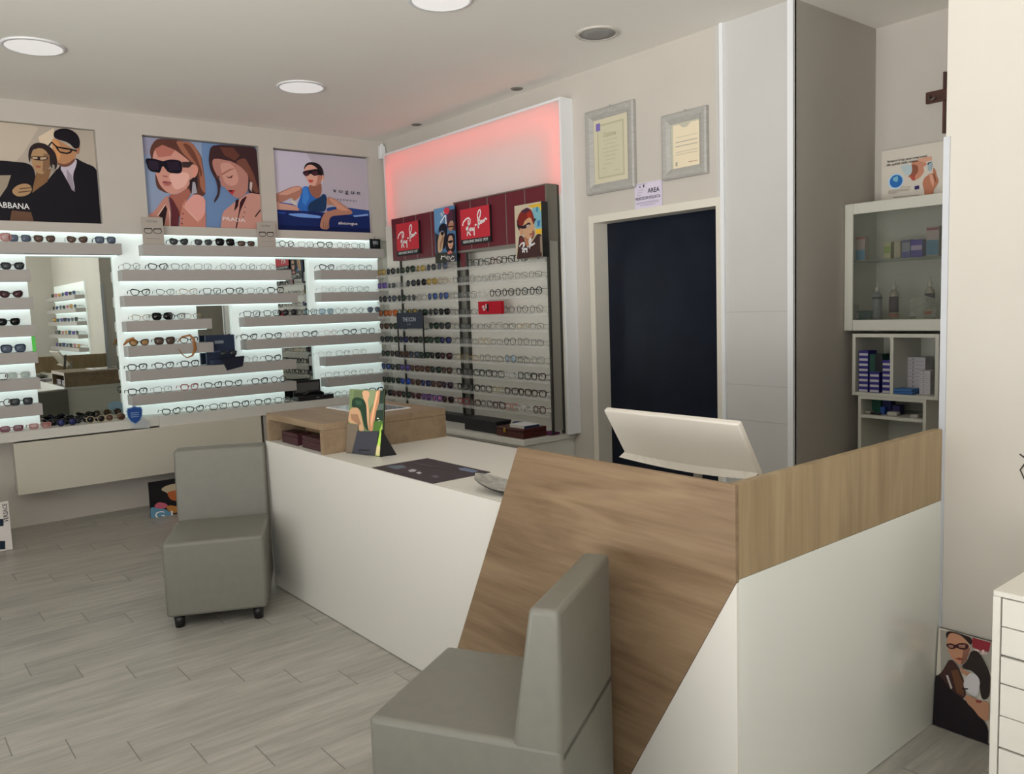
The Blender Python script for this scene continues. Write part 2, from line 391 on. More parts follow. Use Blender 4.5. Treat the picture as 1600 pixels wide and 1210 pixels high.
# faint seams of the panelled strip
bm = bmesh.new()
for zz in (1.42, 0.99, 0.78): box(bm, 4.0985, 4.101, 2.58, 3.0, zz, zz+0.003)
struct('trim_5', bm, mat('seam_grey', '#b0b0b0', 0.6))

# ---------------------------------------------------------------- ceiling fittings
DISC = mat('lamp_diffuser', '#ffffff', 0.5, emit='#fff7f4', es=0.42)
for i, (x, y, lb) in enumerate([(0.99, 5.5, 'round white ceiling lamp above the left poster, leftmost in the photo'), (2.64, 5.5, 'round white ceiling lamp above the middle of the display wall'), (2.53, 3.6, 'round white ceiling lamp cut by the top edge of the photo')]):
    t = thing('ceiling_lamp', lb, 'lamp', (x, y, ZC), 0, 'round recessed ceiling lamps')
    bm = bmesh.new(); lathe(bm, [(0.150, 0.0), (0.150, -0.010), (0.168, -0.008), (0.168, 0.0)], n=40); obj('trim_ring', bm, TRIM, t)
    bm = bmesh.new(); cyl(bm, 0, 0, -0.008, -0.001, 0.149, n=40); obj('diffuser', bm, DISC, t)
t = thing('ceiling_speaker', 'round grey perforated speaker set in the ceiling', 'speaker', (3.60, 3.53, ZC))
bm = bmesh.new(); lathe(bm, [(0.105, 0.0), (0.108, -0.012), (0.130, -0.008), (0.132, 0.0)], n=40); obj('ring', bm, mat('speaker_ring', '#cfcac2', 0.5), t)
bm = bmesh.new(); lathe(bm, [(0.001, -0.012), (0.06, -0.011), (0.105, -0.008), (0.105, -0.001)], n=40)
obj('grille', bm, noisy('speaker_grille', '#8b8a88', '#a5a4a2', ns=220, rough=0.7), t)
for x, y, lb in ((3.98, 4.74, 'small round spotlight near the top of the glowing pink sign'), (3.98, 6.10, 'small round spotlight at the far corner over the pink sign')):
    t = thing('ceiling_spotlight', lb, 'spotlight', (x, y, ZC), 0, 'small recessed ceiling spotlights')
    bm = bmesh.new(); lathe(bm, [(0.030, 0.0), (0.032, -0.006), (0.045, -0.004), (0.046, 0.0)], n=24); obj('ring', bm, GREYM, t)
    bm = bmesh.new(); cyl(bm, 0, 0, -0.003, -0.0005, 0.030, n=24); obj('lens', bm, mat('spot_lens', '#5a5650', 0.3), t)
t = thing('motion_sensor', 'small white motion sensor high in the far corner', 'sensor', (4.06, 6.84, 2.98))
bm = bmesh.new(); box(bm, -0.03, 0.03, -0.03, 0.02, -0.06, 0.06, 0, 0.01); obj('body', bm, TRIM, t)
bm = bmesh.new(); lathe(bm, [(0.001, 0.055), (0.016, 0.06), (0.02, 0.07), (0.001, 0.085)], -0.0, -0.01, 12); obj('bracket', bm, TRIM, t)

# ---------------------------------------------------------------- display wall
PAN = mat('lit_panel', '#eef2ef', 0.45, emit='#e2f6f3', es=0.32)     # backlit acrylic
yb = 7.0
bm = bmesh.new()
for r in [(0.2, 1.07, .735, 1.99)]: box(bm, r[0], r[1], YA, yb-0.001, r[2], r[3])
struct('wall_display_left', bm, PAN)
bm = bmesh.new()
for r in [(0.2, 4.0, 1.99, 2.16), (1.665, 2.98, 1.60, 1.99), (2.57, 2.98, 1.485, 1.60), (1.665, 2.27, 1.10, 1.60), (3.29, 4.0, 1.485, 1.99), (2.57, 4.0, 1.21, 1.485),
          (1.665, 2.99, .735, 1.10), (2.57, 2.99, 1.10, 1.21), (3.31, 4.0, .735, 1.21)]: box(bm, r[0], r[1], YA, yb-0.001, r[2], r[3])
struct('wall_display_middle', bm, PAN)
for (x0, x1, z0, z1), lb in zip([(1.07, 1.665, .735, 1.99), (2.98, 3.29, 1.485, 1.99), (2.27, 2.57, 1.10, 1.60), (2.99, 3.31, .735, 1.21)],
        ['large upright wall mirror between the two left shelf stacks', 'small mirror between the upper middle and upper right shelves', 'narrow dark mirror above the navy case in the middle', 'low mirror behind the open black case near the base shelf']):
    t = thing('wall_mirror', lb, 'mirror', (0.5*(x0+x1), 6.96, z0), 0)
    bx('glass', MIRROR, x0, x1, 6.955, 6.96, z0, z1, t)
    bx('backing', SHELFW, x0, x1, 6.961, 6.999, z0, z1, t)
SH = []
def shelf(x0, x1, zt, lb, y0=6.78, h=0.083, led=True, dep=None):
    t = thing('display_shelf', lb, 'shelf', (0.5*(x0+x1), YA, zt-h), 0, 'white lit eyewear shelves')
    bx('shelf_body', SHELFW, x0, x1, y0, YA-0.0005, zt-h, zt, t, 0.0015, 1)
    if led: bx('led_strip', LED, x0+0.01, x1-0.01, YA-0.03, YA-0.012, zt-h-0.006, zt-h-0.0003, t)
    return t
TOPS = [2.08, 1.882, 1.683, 1.487, 1.293, 1.102, 0.912]
shelf(0.2, 1.70, TOPS[0], 'top left eyewear shelf, just under the couple poster')
shelf(1.855, 4.0, TOPS[0], 'long top shelf under the two right posters')
ordn = ['first', 'second', 'third', 'fourth', 'fifth', 'sixth', 'seventh', 'eighth', 'ninth', 'tenth', 'eleventh', 'twelfth', 'thirteenth', 'fourteenth', 'fifteenth', 'sixteenth']
for i in range(1, 7): shelf(0.2, 1.073, TOPS[i], 'short shelf left of the large mirror, %s from the top' % ordn[i-1])
for i, xe in ((1, 3.062), (2, 3.108), (3, 2.345), (4, 2.345), (5, 3.058), (6, 3.048)): shelf(1.687, xe, TOPS[i], 'middle stack shelf right of the large mirror, %s from the top' % ordn[i-1])
for i, xs_ in ((1, 3.338), (2, 3.332), (3, 2.62), (4, 2.62), (5, 3.342), (6, 3.346)): shelf(xs_, 3.985, TOPS[i], 'right hand shelf ending at the corner, %s from the top' % ordn[i-1])
t = thing('cornice_light', 'hidden light strip under the posters above the top shelf', 'light', (2.1, 6.9, 2.16))
bx('led_strip', LED, 0.25, 3.98, 6.885, 6.90, 2.158, 2.1645, t)
bx('base_left', WHITE, 0.2, 1.848, 6.70, YA-0.001, 0.664, 0.733, tag(thing('base_shelf', 'low white lit base shelf under the large mirror', 'shelf', (1.0, 6.8, 0.67)), None)).name = 'shelf_body'
t = thing('base_shelf', 'low white base shelf running right from the blue shield card', 'shelf', (2.9, 6.8, 0.66)); bx('shelf_body', WHITE, 1.85, 4.0, 6.69, YA-0.001, 0.652, 0.735, t, 0.001, 1)
t = thing('drawer_unit', 'wide white floating drawer front under the base shelf', 'drawer unit', (1.7, 6.75, 0.27))
bx('cabinet_body', WHITE, 0.87, 2.66, 6.70, YA-0.001, 0.29, 0.65, t)
bx('drawer_front', mat('warm_drawer_white', '#d3cfc0', 0.45), 0.855, 2.665, 6.675, 6.698, 0.28, 0.653, t, 0.004)
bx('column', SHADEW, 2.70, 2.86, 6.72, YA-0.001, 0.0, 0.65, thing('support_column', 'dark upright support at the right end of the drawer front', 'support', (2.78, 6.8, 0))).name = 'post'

# posters --------------------------------------------------------------
A = Art(1, YA, 0.55, 1.598, 2.237, 2.933, (0, 180), 5.0).board('#a59a8e', 0.08)
A.poly('#b3a899', (-500, -200), (300, 100), (180, 300), (0, 500), (-500, 500))
A.poly('#c9b8a2', (300, 170), (420, 100), (430, 300), (330, 330))
A.poly('#15131a', (590,330),(640,365),(755,410),(775,560),(840,960),(560,960),(440,600),(450,400))
A.poly('#b3aab8', (470,390),(595,335),(602,380),(565,470),(590,600),(520,560),(480,450))
A.poly('#8f8592', (520,420),(560,470),(585,600),(525,560))
A.poly('#a87a58', (400,190),(430,180),(580,270),(600,330),(520,410),(440,380),(415,290))
A.poly('#c08a5c', (400,190),(440,185),(480,260),(470,340),(440,370),(415,290))
A.poly('#17131a', (415,160),(425,120),(500,100),(580,125),(625,180),(622,262),(582,268),(540,215),(430,185))
A.poly('#9a6a50', (590,262),(625,255),(615,302),(592,305))
A.poly('#6a4638', (440,370),(520,390),(590,330),(580,370),(520,412),(460,395))
for q_ in ([(380,242),(402,212),(440,248),(450,268),(470,290),(520,300),(548,292),(560,272)], [(440,250),(560,270),(600,282)]): A.stroke('#1a1518', q_, 0.012)
A.poly('#17141b', (-600,350),(0,355),(200,372),(260,400),(300,600),(200,640),(-600,640))
A.poly('#17141b', (0,640),(60,560),(200,520),(330,560),(460,400),(560,580),(640,900),(-600,1000),(-600,660))
A.poly('#8f8474', (-600,475),(85,470),(55,560),(-10,655),(-600,655))
A.poly('#7a5a3e', (285,440),(400,420),(370,520),(250,610),(262,540))
A.poly('#2a2022', (215,300),(245,225),(330,212),(420,270),(448,350),(440,430),(400,425),(360,300),(260,250),(238,330),(230,385))
A.poly('#a0805f', (240,280),(320,250),(380,300),(388,400),(340,470),(280,450),(245,380))
A.poly('#7a5c44', (340,300),(385,310),(390,400),(350,465),(330,430))
A.poly('#2a1c1c', (240,318),(300,325),(372,322),(372,352),(312,358),(245,347))
A.poly('#b09a80', (252,326),(292,331),(290,345),(252,342))
A.poly('#b09a80', (312,332),(362,330),(360,346),(314,350))
A.poly('#8e4a40', (275,395),(320,400),(310,412),(280,408))
A.poly('#8a8478', (405,385),(425,395),(425,450),(408,450))
A.poly('#a0805f', (90,580),(160,535),(240,540),(250,610),(160,645),(100,622))
A.poly('#5a4434', (150,572),(240,565),(243,572),(155,582)).poly('#5a4434', (140,600),(240,590),(240,597),(145,610))
A.poly('#5f4536', (90,745),(240,760),(262,830),(75,830))
A.text('#d8d8dc', 'DOLCE & GABBANA', (-370, 700), (230, 738), 48, 0.01)
A.done('poster', 'recessed poster of a dark haired couple in glasses', 'poster')

A = Art(1, YA, 1.937, 2.871, 2.237, 2.928, (210, 200), 7.562).board('#8492ad', 0.08)
A.poly('#8c8ca2', (60,80),(300,110),(200,330),(100,300))
A.poly('#6681a8', (790,100),(1600,240),(1600,1300),(832,1300))
A.poly('#5a3830', (180,260),(215,180),(270,125),(480,140),(680,170),(790,330),(838,640),(838,810),(700,790),(640,760),(380,775),(265,715),(245,600),(250,500),(190,340))
A.poly('#c28d80', (215,330),(240,250),(330,200),(480,260),(600,350),(700,440),(740,430),(752,520),(700,590),(660,650),(600,740),(480,790),(390,770),(300,680),(250,540),(215,430))
A.poly('#a86a5e', (238,250),(330,200),(480,262),(430,330),(280,350))
A.poly('#d8a89c', (400,540),(600,520),(660,560),(600,690),(480,740),(430,640))
A.poly('#96624e', (480,150),(680,172),(780,330),(836,640),(836,790),(775,700),(760,480),(650,380),(560,290))
A.poly('#6a4034', (560,180),(640,190),(720,300),(800,520),(790,600),(740,440),(660,330))
A.poly('#9a5f52', (400,780),(500,792),(640,700),(670,790),(560,920),(560,1060),(440,1000))
A.poly('#2c2026', (650,620),(740,550),(745,700),(720,790),(650,740))
A.poly('#9a98a2', (685,640),(715,640),(740,770),(675,785))
A.poly('#c98c7c', (690,470),(735,430),(755,500),(735,560),(700,600),(680,560))
A.poly('#15121c', (120,360),(205,360),(290,380),(340,400),(380,378),(470,372),(552,392),(562,440),(560,520),(530,542),(400,532),(360,480),(330,440),(300,532),(280,532),(170,512))
A.poly('#2a2030', (150,385),(270,395),(290,430),(280,500),(180,490)).poly('#261c2c', (375,400),(530,398),(540,500),(410,510))
A.poly('#3a2c2c', (560,402),(650,400),(700,415),(640,470),(565,468))
A.poly('#8e4f52', (320,645),(345,625),(380,632),(455,650),(400,665),(340,660)).poly('#a8625e', (340,662),(400,668),(440,660),(400,690),(350,680))
A.poly('#a3665c', (330,560),(392,570),(380,588),(332,578))
A.poly('#b07c70', (100,1200),(150,1040),(230,990),(330,850),(390,790),(430,1000),(422,1200))
A.poly('#2b1c20', (270,1045),(360,910),(385,960),(340,1200),(300,1050)).poly('#ddb8a8', (262,1045),(358,905),(366,908),(275,1048)).poly('#ddb8a8', (385,925),(415,1000),(425,1200),(416,1200),(405,1000))
A.poly('#5a2a30', (402,800),(450,850),(530,1000),(512,1200),(426,1200),(432,1000))
A.poly('#b5786a', (520,1200),(560,900),(600,850),(838,1000),(838,1300))
A.poly('#cf958c', (570,920),(700,780),(790,800),(836,850),(832,1010),(760,1115),(650,1000)).poly('#e0b0a2', (570,920),(650,1000),(760,1115),(755,1122),(645,1010),(566,925))
for q in ((570,1015),(560,1075),(555,1132)): A.circle('#5a3038', q, 9)
A.poly('#3c2628', (870,400),(880,290),(900,215),(1000,200),(1430,235),(1455,500),(1482,700),(1482,800),(1400,780),(1340,780),(1340,560),(1250,460),(1150,400),(930,370),(960,560),(1012,650),(1000,800),(940,890),(930,870),(985,760),(960,620),(900,520))
A.poly('#6e443a', (1180,400),(1300,350),(1400,540),(1472,780),(1400,760),(1340,560)).poly('#5f3830', (1000,230),(1160,240),(1240,330),(1180,390),(1060,330))
A.poly('#a8766c', (910,380),(960,362),(1150,400),(1250,460),(1342,560),(1332,760),(1230,842),(1160,810),(1080,730),(1060,700),(1012,690),(1012,620),(960,550),(920,470))
A.poly('#bd8c80', (1000,420),(1120,410),(1200,500),(1230,640),(1160,700),(1060,660),(1030,560))
A.poly('#5a342e', (1075,572),(1110,585),(1160,558),(1140,598),(1100,596)).poly('#8a5648', (1020,548),(1120,490),(1192,480),(1120,505),(1030,560)).poly('#6a4038', (950,560),(1000,575),(1000,600),(965,590))
A.poly('#a8353f', (1090,735),(1182,738),(1150,795),(1130,780)).poly('#3a1518', (1100,738),(1165,738),(1130,762))
A.poly('#b8877c', (1000,1300),(1030,1000),(1150,900),(1230,842),(1340,770),(1500,790),(1500,1300))
A.poly('#30161c', (1170,990),(1190,850),(1228,845),(1215,930)).poly('#3a1a20', (1240,860),(1330,795),(1290,880),(1235,1000),(1200,1200),(1182,1200),(1225,1000)).poly('#2a1a20', (1410,1050),(1480,960),(1480,985),(1425,1055))
A.poly('#b8aaa6', (1355,640),(1385,650),(1375,760),(1350,720))
for q in ((1300,940),(1290,1000),(1275,1055)): A.circle('#5a3038', q, 7)
A.text('#e0d6da', 'PRADA', (1035, 1095), (1300, 1116), 45)
A.done('poster', 'recessed poster of two women, one in big black sunglasses', 'poster')

A = Art(1, YA, 3.007, 3.938, 2.237, 2.925, (410, 220), 8.067).board('#a5a1ad', 0.08)
A.poly('#b7b3c3', (100,100),(520,100),(760,500),(700,900),(100,1100))
A.poly('#2f4f9a', (230,775),(400,800),(480,885),(100,890),(100,840)).poly('#24407e', (800,850),(900,830),(1120,850),(1400,888),(1400,965),(1130,950),(820,900))
A.poly('#16265a', (100,875),(470,882),(760,902),(1130,945),(1400,958),(1400,1300),(100,1300))
A.poly('#101c48', (100,1060),(700,1080),(1400,1110),(1400,1300),(100,1300))
A.poly('#6a90cf', (310,920),(500,915),(740,950),(735,978),(500,968),(360,945)).poly('#7a96cc', (1140,945),(1330,922),(1330,945),(1160,962)).poly('#24408c', (160,890),(300,905),(280,925),(165,915))
A.poly('#2a60ac', (500,580),(580,570),(620,700),(740,730),(760,660),(810,690),(800,880),(760,902),(460,882),(430,830),(480,700))
A.poly('#1c3558', (580,790),(740,700),(760,665),(808,700),(800,870),(760,900),(560,892)).poly('#3c78c4', (505,590),(560,590),(590,720),(540,820),(500,780))
A.poly('#8a5c4c', (580,560),(742,520),(745,660),(700,740),(620,700),(580,610))
A.poly('#c89a8a', (520,400),(530,300),(600,290),(680,330),(740,420),(752,500),(700,560),(640,575),(600,560),(560,500))
A.poly('#a87464', (690,430),(745,430),(752,505),(705,560),(660,572),(690,500))
A.poly('#241c20', (518,380),(528,310),(570,275),(640,268),(720,300),(765,370),(772,475),(740,450),(690,350),(620,300),(550,312))
A.poly('#c0907e', (745,430),(772,440),(770,500),(750,500)).circle('#e0d0c8', (752, 500), 9)
A.poly('#17121a', (498,392),(560,375),(600,370),(690,352),(740,400),(742,442),(700,430),(650,452),(603,408),(560,458),(515,432))
A.poly('#4a2630', (520,405),(575,395),(575,440),(540,450)).poly('#4a2630', (620,390),(690,385),(690,425),(650,445))
A.poly('#b5483f', (568,500),(600,492),(635,500),(632,520),(600,532))
A.poly('#a07060', (100,700),(370,580),(480,568),(502,640),(440,740),(380,765),(370,712),(240,782),(100,772)).poly('#c09080', (180,680),(380,590),(470,580),(470,620),(300,690))
A.poly('#bb8e80', (100,772),(240,790),(420,822),(478,886),(160,868),(100,862)).poly('#c8bdb0', (360,730),(430,800),(400,815),(362,790))
A.poly('#a07462', (806,700),(900,730),(1040,830),(1130,890),(1125,928),(860,952),(830,1010),(838,1125),(715,1112),(730,1000),(780,900),(950,860),(870,800),(806,820))
A.poly('#b88a76', (820,715),(900,745),(1030,845),(1100,890),(960,880),(880,800))
for q in ((762, 1020), (790, 1030), (815, 1040)): A.poly('#6e4a3c', q, (q[0]+5, q[1]), (q[0]+4, 1110), (q[0]-3, 1110))
A.text('#1d2734', 'v o g u e', (880, 652), (1225, 684), 62, 0.005, ref=0.80)
A.text('#3a4656', 'e y e w e a r', (935, 752), (1185, 775), 34)
A.text('#d8e0f0', '#letsvogue', (950, 1055), (1188, 1066), 36)
A.done('poster', 'recessed poster of a woman in blue leaning on a boat', 'poster')

# ---------------------------------------------------------------- glowing sign box, rail display and cabinet on the right wall
t = thing('lightbox_sign', 'blank white sign glowing pink at its edges over the maroon display', 'sign', (4.04, 5.48, 2.3))
YL, YR, zt, zb = 6.69, 4.28, 2.935, 2.28
bx('side_board', TRIM, 3.985, 4.099, YR-0.0, YR+0.018, 0.565, zt, t); bx('side_board', TRIM, 3.985, 4.099, YL-0.018, YL, zb, zt, t)
bx('top_board', TRIM, 3.985, 4.099, YR+0.0185, YL-0.0185, zt-0.018, zt, t)
bx('backing', TRIM, 4.085, 4.099, YR+0.0185, YL-0.0185, zb, zt-0.0185, t)
def acrylic():
    m = bpy.data.materials.new('opal_acrylic'); m.use_nodes = True; nt = m.node_tree; nt.nodes.clear()
    o = nt.nodes.new('ShaderNodeOutputMaterial'); a = nt.nodes.new('ShaderNodeMixShader'); a.inputs[0].default_value = 0.5
    d = nt.nodes.new('ShaderNodeBsdfDiffuse'); d.inputs[0].default_value = (0.80, 0.76, 0.74, 1)
    r = nt.nodes.new('ShaderNodeBsdfTranslucent'); r.inputs[0].default_value = (0.9, 0.87, 0.86, 1)
    g = nt.nodes.new('ShaderNodeBsdfGlossy'); g.inputs['Roughness'].default_value = 0.25; b = nt.nodes.new('ShaderNodeMixShader'); b.inputs[0].default_value = 0.04
    L = nt.links.new; L(d.outputs[0], a.inputs[1]); L(r.outputs[0], a.inputs[2]); L(a.outputs[0], b.inputs[1]); L(g.outputs[0], b.inputs[2]); L(b.outputs[0], o.inputs[0]); return m
bx('acrylic_front', acrylic(), 3.986, 3.990, YR+0.0185, YL-0.0185, zb, zt-0.0185, t)
REDL = mat('red_led', '#ff3a3a', 0.5, emit='#ff6a62', es=12.0)
WHITEL = mat('white_led', '#ffffff', 0.5, emit='#ffe4de', es=0.55)
bx('white_led_panel', WHITEL, 4.078, 4.084, YR+0.2, YL-0.2, 2.30, 2.72, t)
bx('red_led_strip', REDL, 4.045, 4.055, YR+0.06, YR+0.068, zb+0.03, zt-0.11, t); bx('red_led_strip', REDL, 4.045, 4.055, YL-0.072, YL-0.064, zb+0.02, zt-0.11, t)
bx('red_led_strip', REDL, 4.045, 4.055, YR+0.08, YL-0.10, zt-0.115, zt-0.108, t)
bm = bmesh.new()
for yy in (YR+0.04, YL-0.05): lathe(bm, [(0.001, 0), (0.006, 0.001), (0.006, 0.004), (0.001, 0.005)], 0, 0, 8); 
bm.free()
WH2 = mat('rack_backing', '#ebe8de', 0.4)
tag(bx('rack_backing', WH2, 3.992, 4.099, YR+0.0185, 6.72, 0.565, 2.279), 'off white back board of the sunglasses rack below the pink sign', 'panel')

rk = thing('eyewear_rack', 'tall rack of ten clear rails under the maroon header panels', 'rack', (3.93, 5.4, 0.57))
ZR = [1.822, 1.702, 1.577, 1.447, 1.330, 1.210, 1.078, 0.957, 0.833, 0.712]
RAIL = glassy('clear_acrylic', '#e4e4df', 0.25, 0.3)
for z in ZR:
    bm = bmesh.new(); o = rk.location
    for (ya, ybb) in ((4.345, 5.435), (5.445, 6.72)):
        box(bm, 3.862-o.x, 3.99-o.x, ya-o.y, ybb-o.y, z-0.004-o.z, z-o.z)
        box(bm, 3.858-o.x, 3.862-o.x, ya-o.y, ybb-o.y, z-0.020-o.z, z+0.004-o.z)
    obj('rail', bm, RAIL, rk)
for yy in (5.435, 5.55): bx('post', DARKM, 3.965, 3.991, yy, yy+0.014, 0.572, 1.95, rk)
bx('centre_strip', GREYM, 3.985, 3.9915, 5.449, 5.55, 0.572, 1.95, rk)
bx('post', DARKM, 3.975, 3.991, 6.46, 6.474, 0.572, 1.95, rk)
bx('post', DARKM, 3.866, 3.882, 4.322, 4.338, 0.572, 1.95, rk); bx('post', DARKM, 3.966, 3.984, 4.322, 4.338, 0.572, 2.34, rk)
bx('side_panel', mat('side_panel_grey', '#8f8c83', 0.35), 3.8825, 3.9655, 4.326, 4.334, 0.60, 1.95, rk)
bx('side_panel', mat('header_side_grey', '#6d695f', 0.4), 3.868, 3.966, 4.322, 4.338, 1.951, 2.343, rk)
h1 = thing('header_panel', 'taller maroon header board with seams, nearer half of the rack', 'panel', (3.93, 4.9, 1.95))
bx('board', MAROON, 3.872, 3.99, 4.3385, 5.445, 1.958, 2.335, h1)
bx('edge_rail', GREYM, 3.868, 3.99, 4.339, 5.45, 2.3355, 2.344, h1); bx('edge_rail', GREYM, 3.868, 3.99, 4.339, 5.45, 1.940, 1.9575, h1)
for px in (734.9, 761.5, 790.5, 820.3):
    y = on(px, 330, 0, 3.87).y; bx('seam', GREYM, 3.8705, 3.8718, y-0.004, y+0.004, 1.96, 2.333, h1)
h2 = thing('header_panel', 'lower maroon header board at the far corner end of the rack', 'panel', (3.95, 5.9, 1.93))
bx('board', MAROON, 3.90, 3.99, 5.452, 6.46, 1.945, 2.315, h2)
for px in (633, 652.5, 676): 
    y = on(px, 400, 0, 3.90).y; bx('seam', GREYM, 3.8985, 3.8998, y-0.004, y+0.004, 1.947, 2.313, h2)
def brand_sign(px0, px1, ptop0, pbot0, val, label, group='square red signs on the maroon headers'):
    a = on(px0, ptop0, 0, val); b = on(px1, ptop0, 0, val); c = on(px0, pbot0, 0, val)
    y0, y1, z1, z0 = a.y, b.y, a.z, c.z; hh = (z1-z0)*0.87
    A = Art(0, val, y1, y0, z0, z1).board('#b02f3a', 0.02, side=BLACKP)
    zz = z0 + (z1-z0)*0.15
    A.raw([(y1, z0), (y0, z0), (y0, zz), (y1, zz)], '#1f2526')
    put_logo(A, '#ece4e2', y0, y1, z0+(z1-z0)*0.0, z1, 0.0125)
    me_w = (y0-y1)
    t_ = text_mesh('GENUINE SINCE 1937', 0.01); xs_ = [v.co.x for v in t_.vertices]; kx = me_w*0.86/(max(xs_)-min(xs_)); A.k += 1
    vm = [A.bm.verts.new(A.P(y0 - me_w*0.07 - v.co.x*kx, z0 + (z1-z0)*0.045 + v.co.y*(z1-z0)*0.105, 0.0012 + A.step*A.k) - A.loc) for v in t_.vertices]
    m = A.mi(ink('#cfd2d2'))
    for p in t_.polygons: f = A.bm.faces.new([vm[i] for i in p.vertices]); f.material_index = m
    bpy.data.meshes.remove(t_)
    return A.done('brand_sign', label, 'sign', group=group)
brand_sign(718.8, 764.5, 328.5, 384, 3.850, 'larger square red sign with white script on the near header')
brand_sign(618.5, 653.5, 351, 401, 3.878, 'smaller square red sign with white script at the far header end')
# banner with people
A = Art(0, 3.845, 5.395, 5.69, 1.875, 2.318, (665, 310), 11.0).board('#4a6f96', 0.012, side=BLACKP)
A.poly('#5c84ac', (100,100),(330,160),(300,420),(240,520),(100,640))
A.poly('#4a2a38', (370,290),(420,200),(600,160),(600,600),(370,500)).poly('#3a2430', (450,200),(600,160),(600,420),(470,400))
A.poly('#c03a48', (310,190),(355,160),(410,150),(408,250),(360,285),(318,255)); put_logo(A, '#f0e4e4', 5.60, 5.53, 2.235, 2.290, 0.006)
A.poly('#d8dade', (330,290),(352,290),(262,430),(246,425)).poly('#d8dade', (343,295),(357,295),(366,440),(348,440))
A.poly('#2a2a34', (170,600),(240,640),(230,940),(190,940))
A.poly('#181824', (225,520),(270,440),(330,425),(375,470),(375,800),(300,900),(300,700),(342,590),(290,540),(240,600))
A.poly('#b09478', (245,600),(290,558),(342,592),(320,700),(292,920),(218,945),(215,760)).poly('#8a6a54', (300,640),(325,680),(290,780),(260,900),(250,780))
A.poly('#1c1418', (268,590),(312,568),(332,600),(300,642),(275,630))
A.poly('#a07458', (395,470),(420,410),(485,395),(495,480),(462,560),(410,565)).poly('#9a8a80', (415,420),(440,388),(480,388),(490,425),(450,412)).poly('#2a2024', (400,480),(490,470),(490,492),(402,502))
A.poly('#201820', (375,640),(420,596),(510,605),(520,900),(440,960),(360,900)).poly('#b8907a', (400,700),(420,640),(470,640),(492,760),(470,860),(430,882),(392,800))
A.poly('#151218', (395,735),(470,718),(492,745),(440,775),(402,765)).poly('#a03038', (430,815),(462,810),(450,838)).poly('#b86a5e', (390,930),(440,890),(480,930),(440,990),(400,970))
A.poly('#34362f', (180,950),(370,925),(400,960),(380,1200),(190,1200)).poly('#3c3a3c', (380,970),(540,920),(540,1200),(380,1200))
for st in ([(280,1050),(290,990),(300,985),(285,1060)], [(300,1000),(330,1005),(345,990)], [(350,985),(355,1030),(370,1000),(380,1040)], [(390,1060),(400,990),(420,1010),(415,1060)], [(430,1000),(450,1050),(480,990),(510,1010)], [(450,1060),(480,1080),(520,1050)]): A.stroke('#d8d4d0', st, 0.006)
A.done('banner', 'narrow upright banner of young people in sunglasses between red signs', 'banner')
# box with illustrated portrait
A = Art(0, 3.80, 4.305, 4.595, 1.838, 2.215, (790, 300), 10.083).board('#b0a590', 0.06, side=BLACKP)
A.poly('#c09a34', (345,220),(600,160),(600,250),(420,250),(400,240))
A.poly('#6f9ca6', (415,250),(500,240),(600,240),(600,560),(480,600),(450,500),(430,380)).poly('#2e7a92', (490,235),(520,240),(505,330),(480,300)).poly('#3a6a9c', (500,460),(550,440),(540,540),(505,550)).poly('#d0b020', (540,220),(600,200),(600,300),(548,290))
A.poly('#c8a02c', (475,590),(600,575),(600,665),(480,660))
A.poly('#6e2620', (185,480),(200,380),(260,290),(340,245),(410,280),(440,370),(465,450),(450,520),(425,480),(405,400),(310,440),(280,530),(230,580),(200,560)).poly('#43283a', (250,300),(340,248),(395,275),(330,330),(260,330)).poly('#8e2e1e', (340,330),(400,310),(420,390),(350,430))
A.poly('#b38c6c', (280,520),(320,440),(400,390),(432,470),(462,600),(462,700),(410,760),(320,725),(280,620)).poly('#7c5444', (420,600),(462,620),(462,700),(415,758),(380,740),(440,690))
A.poly('#b58468', (218,570),(255,560),(285,665),(240,690)).poly('#3a2030', (185,430),(215,520),(235,600),(215,600),(190,530))
A.poly('#241c24', (190,520),(280,545),(370,478),(405,495),(400,525),(380,515),(340,575),(270,585),(195,560)).poly('#241c24', (455,425),(485,415),(480,455),(455,465)).poly('#a09080', (335,530),(380,510),(400,560),(350,590))
A.poly('#8a4a48', (388,662),(450,638),(458,660),(400,692)).poly('#94664c', (300,700),(400,760),(405,850),(330,870))
A.poly('#3b2826', (185,1100),(230,680),(290,710),(340,880),(405,840),(450,760),(520,650),(600,690),(600,1100)).poly('#5e2a28', (230,720),(290,720),(300,860),(240,850)).poly('#8a7a6c', (555,700),(600,700),(600,1000),(565,940))
put_logo(A, '#f2ecec', 4.555, 4.355, 1.845, 1.985, 0.009)
A.done('display_box', 'upright display box with a painted red haired portrait', 'box')
# icon stand
t = thing('counter_sign', 'navy sign board in a thin black frame among the sunglasses', 'sign', (3.80, 6.04, 1.09))
A = Art(0, 3.80, 5.862, 6.272, 1.34, 1.478).board('#2e3440', 0.006, side=BLACKP)
def wall_text(A, h, s, y0, y1, z, hz, bold=0.0):
    t_ = text_mesh(s, bold); xs_ = [v.co.x for v in t_.vertices]; x0_ = min(xs_); kx = (y0-y1)/(max(xs_)-x0_); A.k += 1; m = A.mi(ink(h) if isinstance(h, str) else h)
    vm = [A.bm.verts.new(A.P(y0-(v.co.x-x0_)*kx, z+v.co.y*hz/0.73, 0.0012 + A.step*A.k) - A.loc) for v in t_.vertices]
    for p in t_.polygons: f = A.bm.faces.new([vm[i] for i in p.vertices]); f.material_index = m
    bpy.data.meshes.remove(t_)
wall_text(A, '#aab0b8', 'THE ICON', 6.18, 5.97, 1.402, 0.036, 0.01); wall_text(A, '#8a9098', 'RX5', 6.11, 6.05, 1.370, 0.014)
A.done('board', parent=t)
for y in (5.857, 6.268): bx('frame_side', BLACKP, 3.797, 3.807, y, y+0.010, 1.085, 1.48, t)
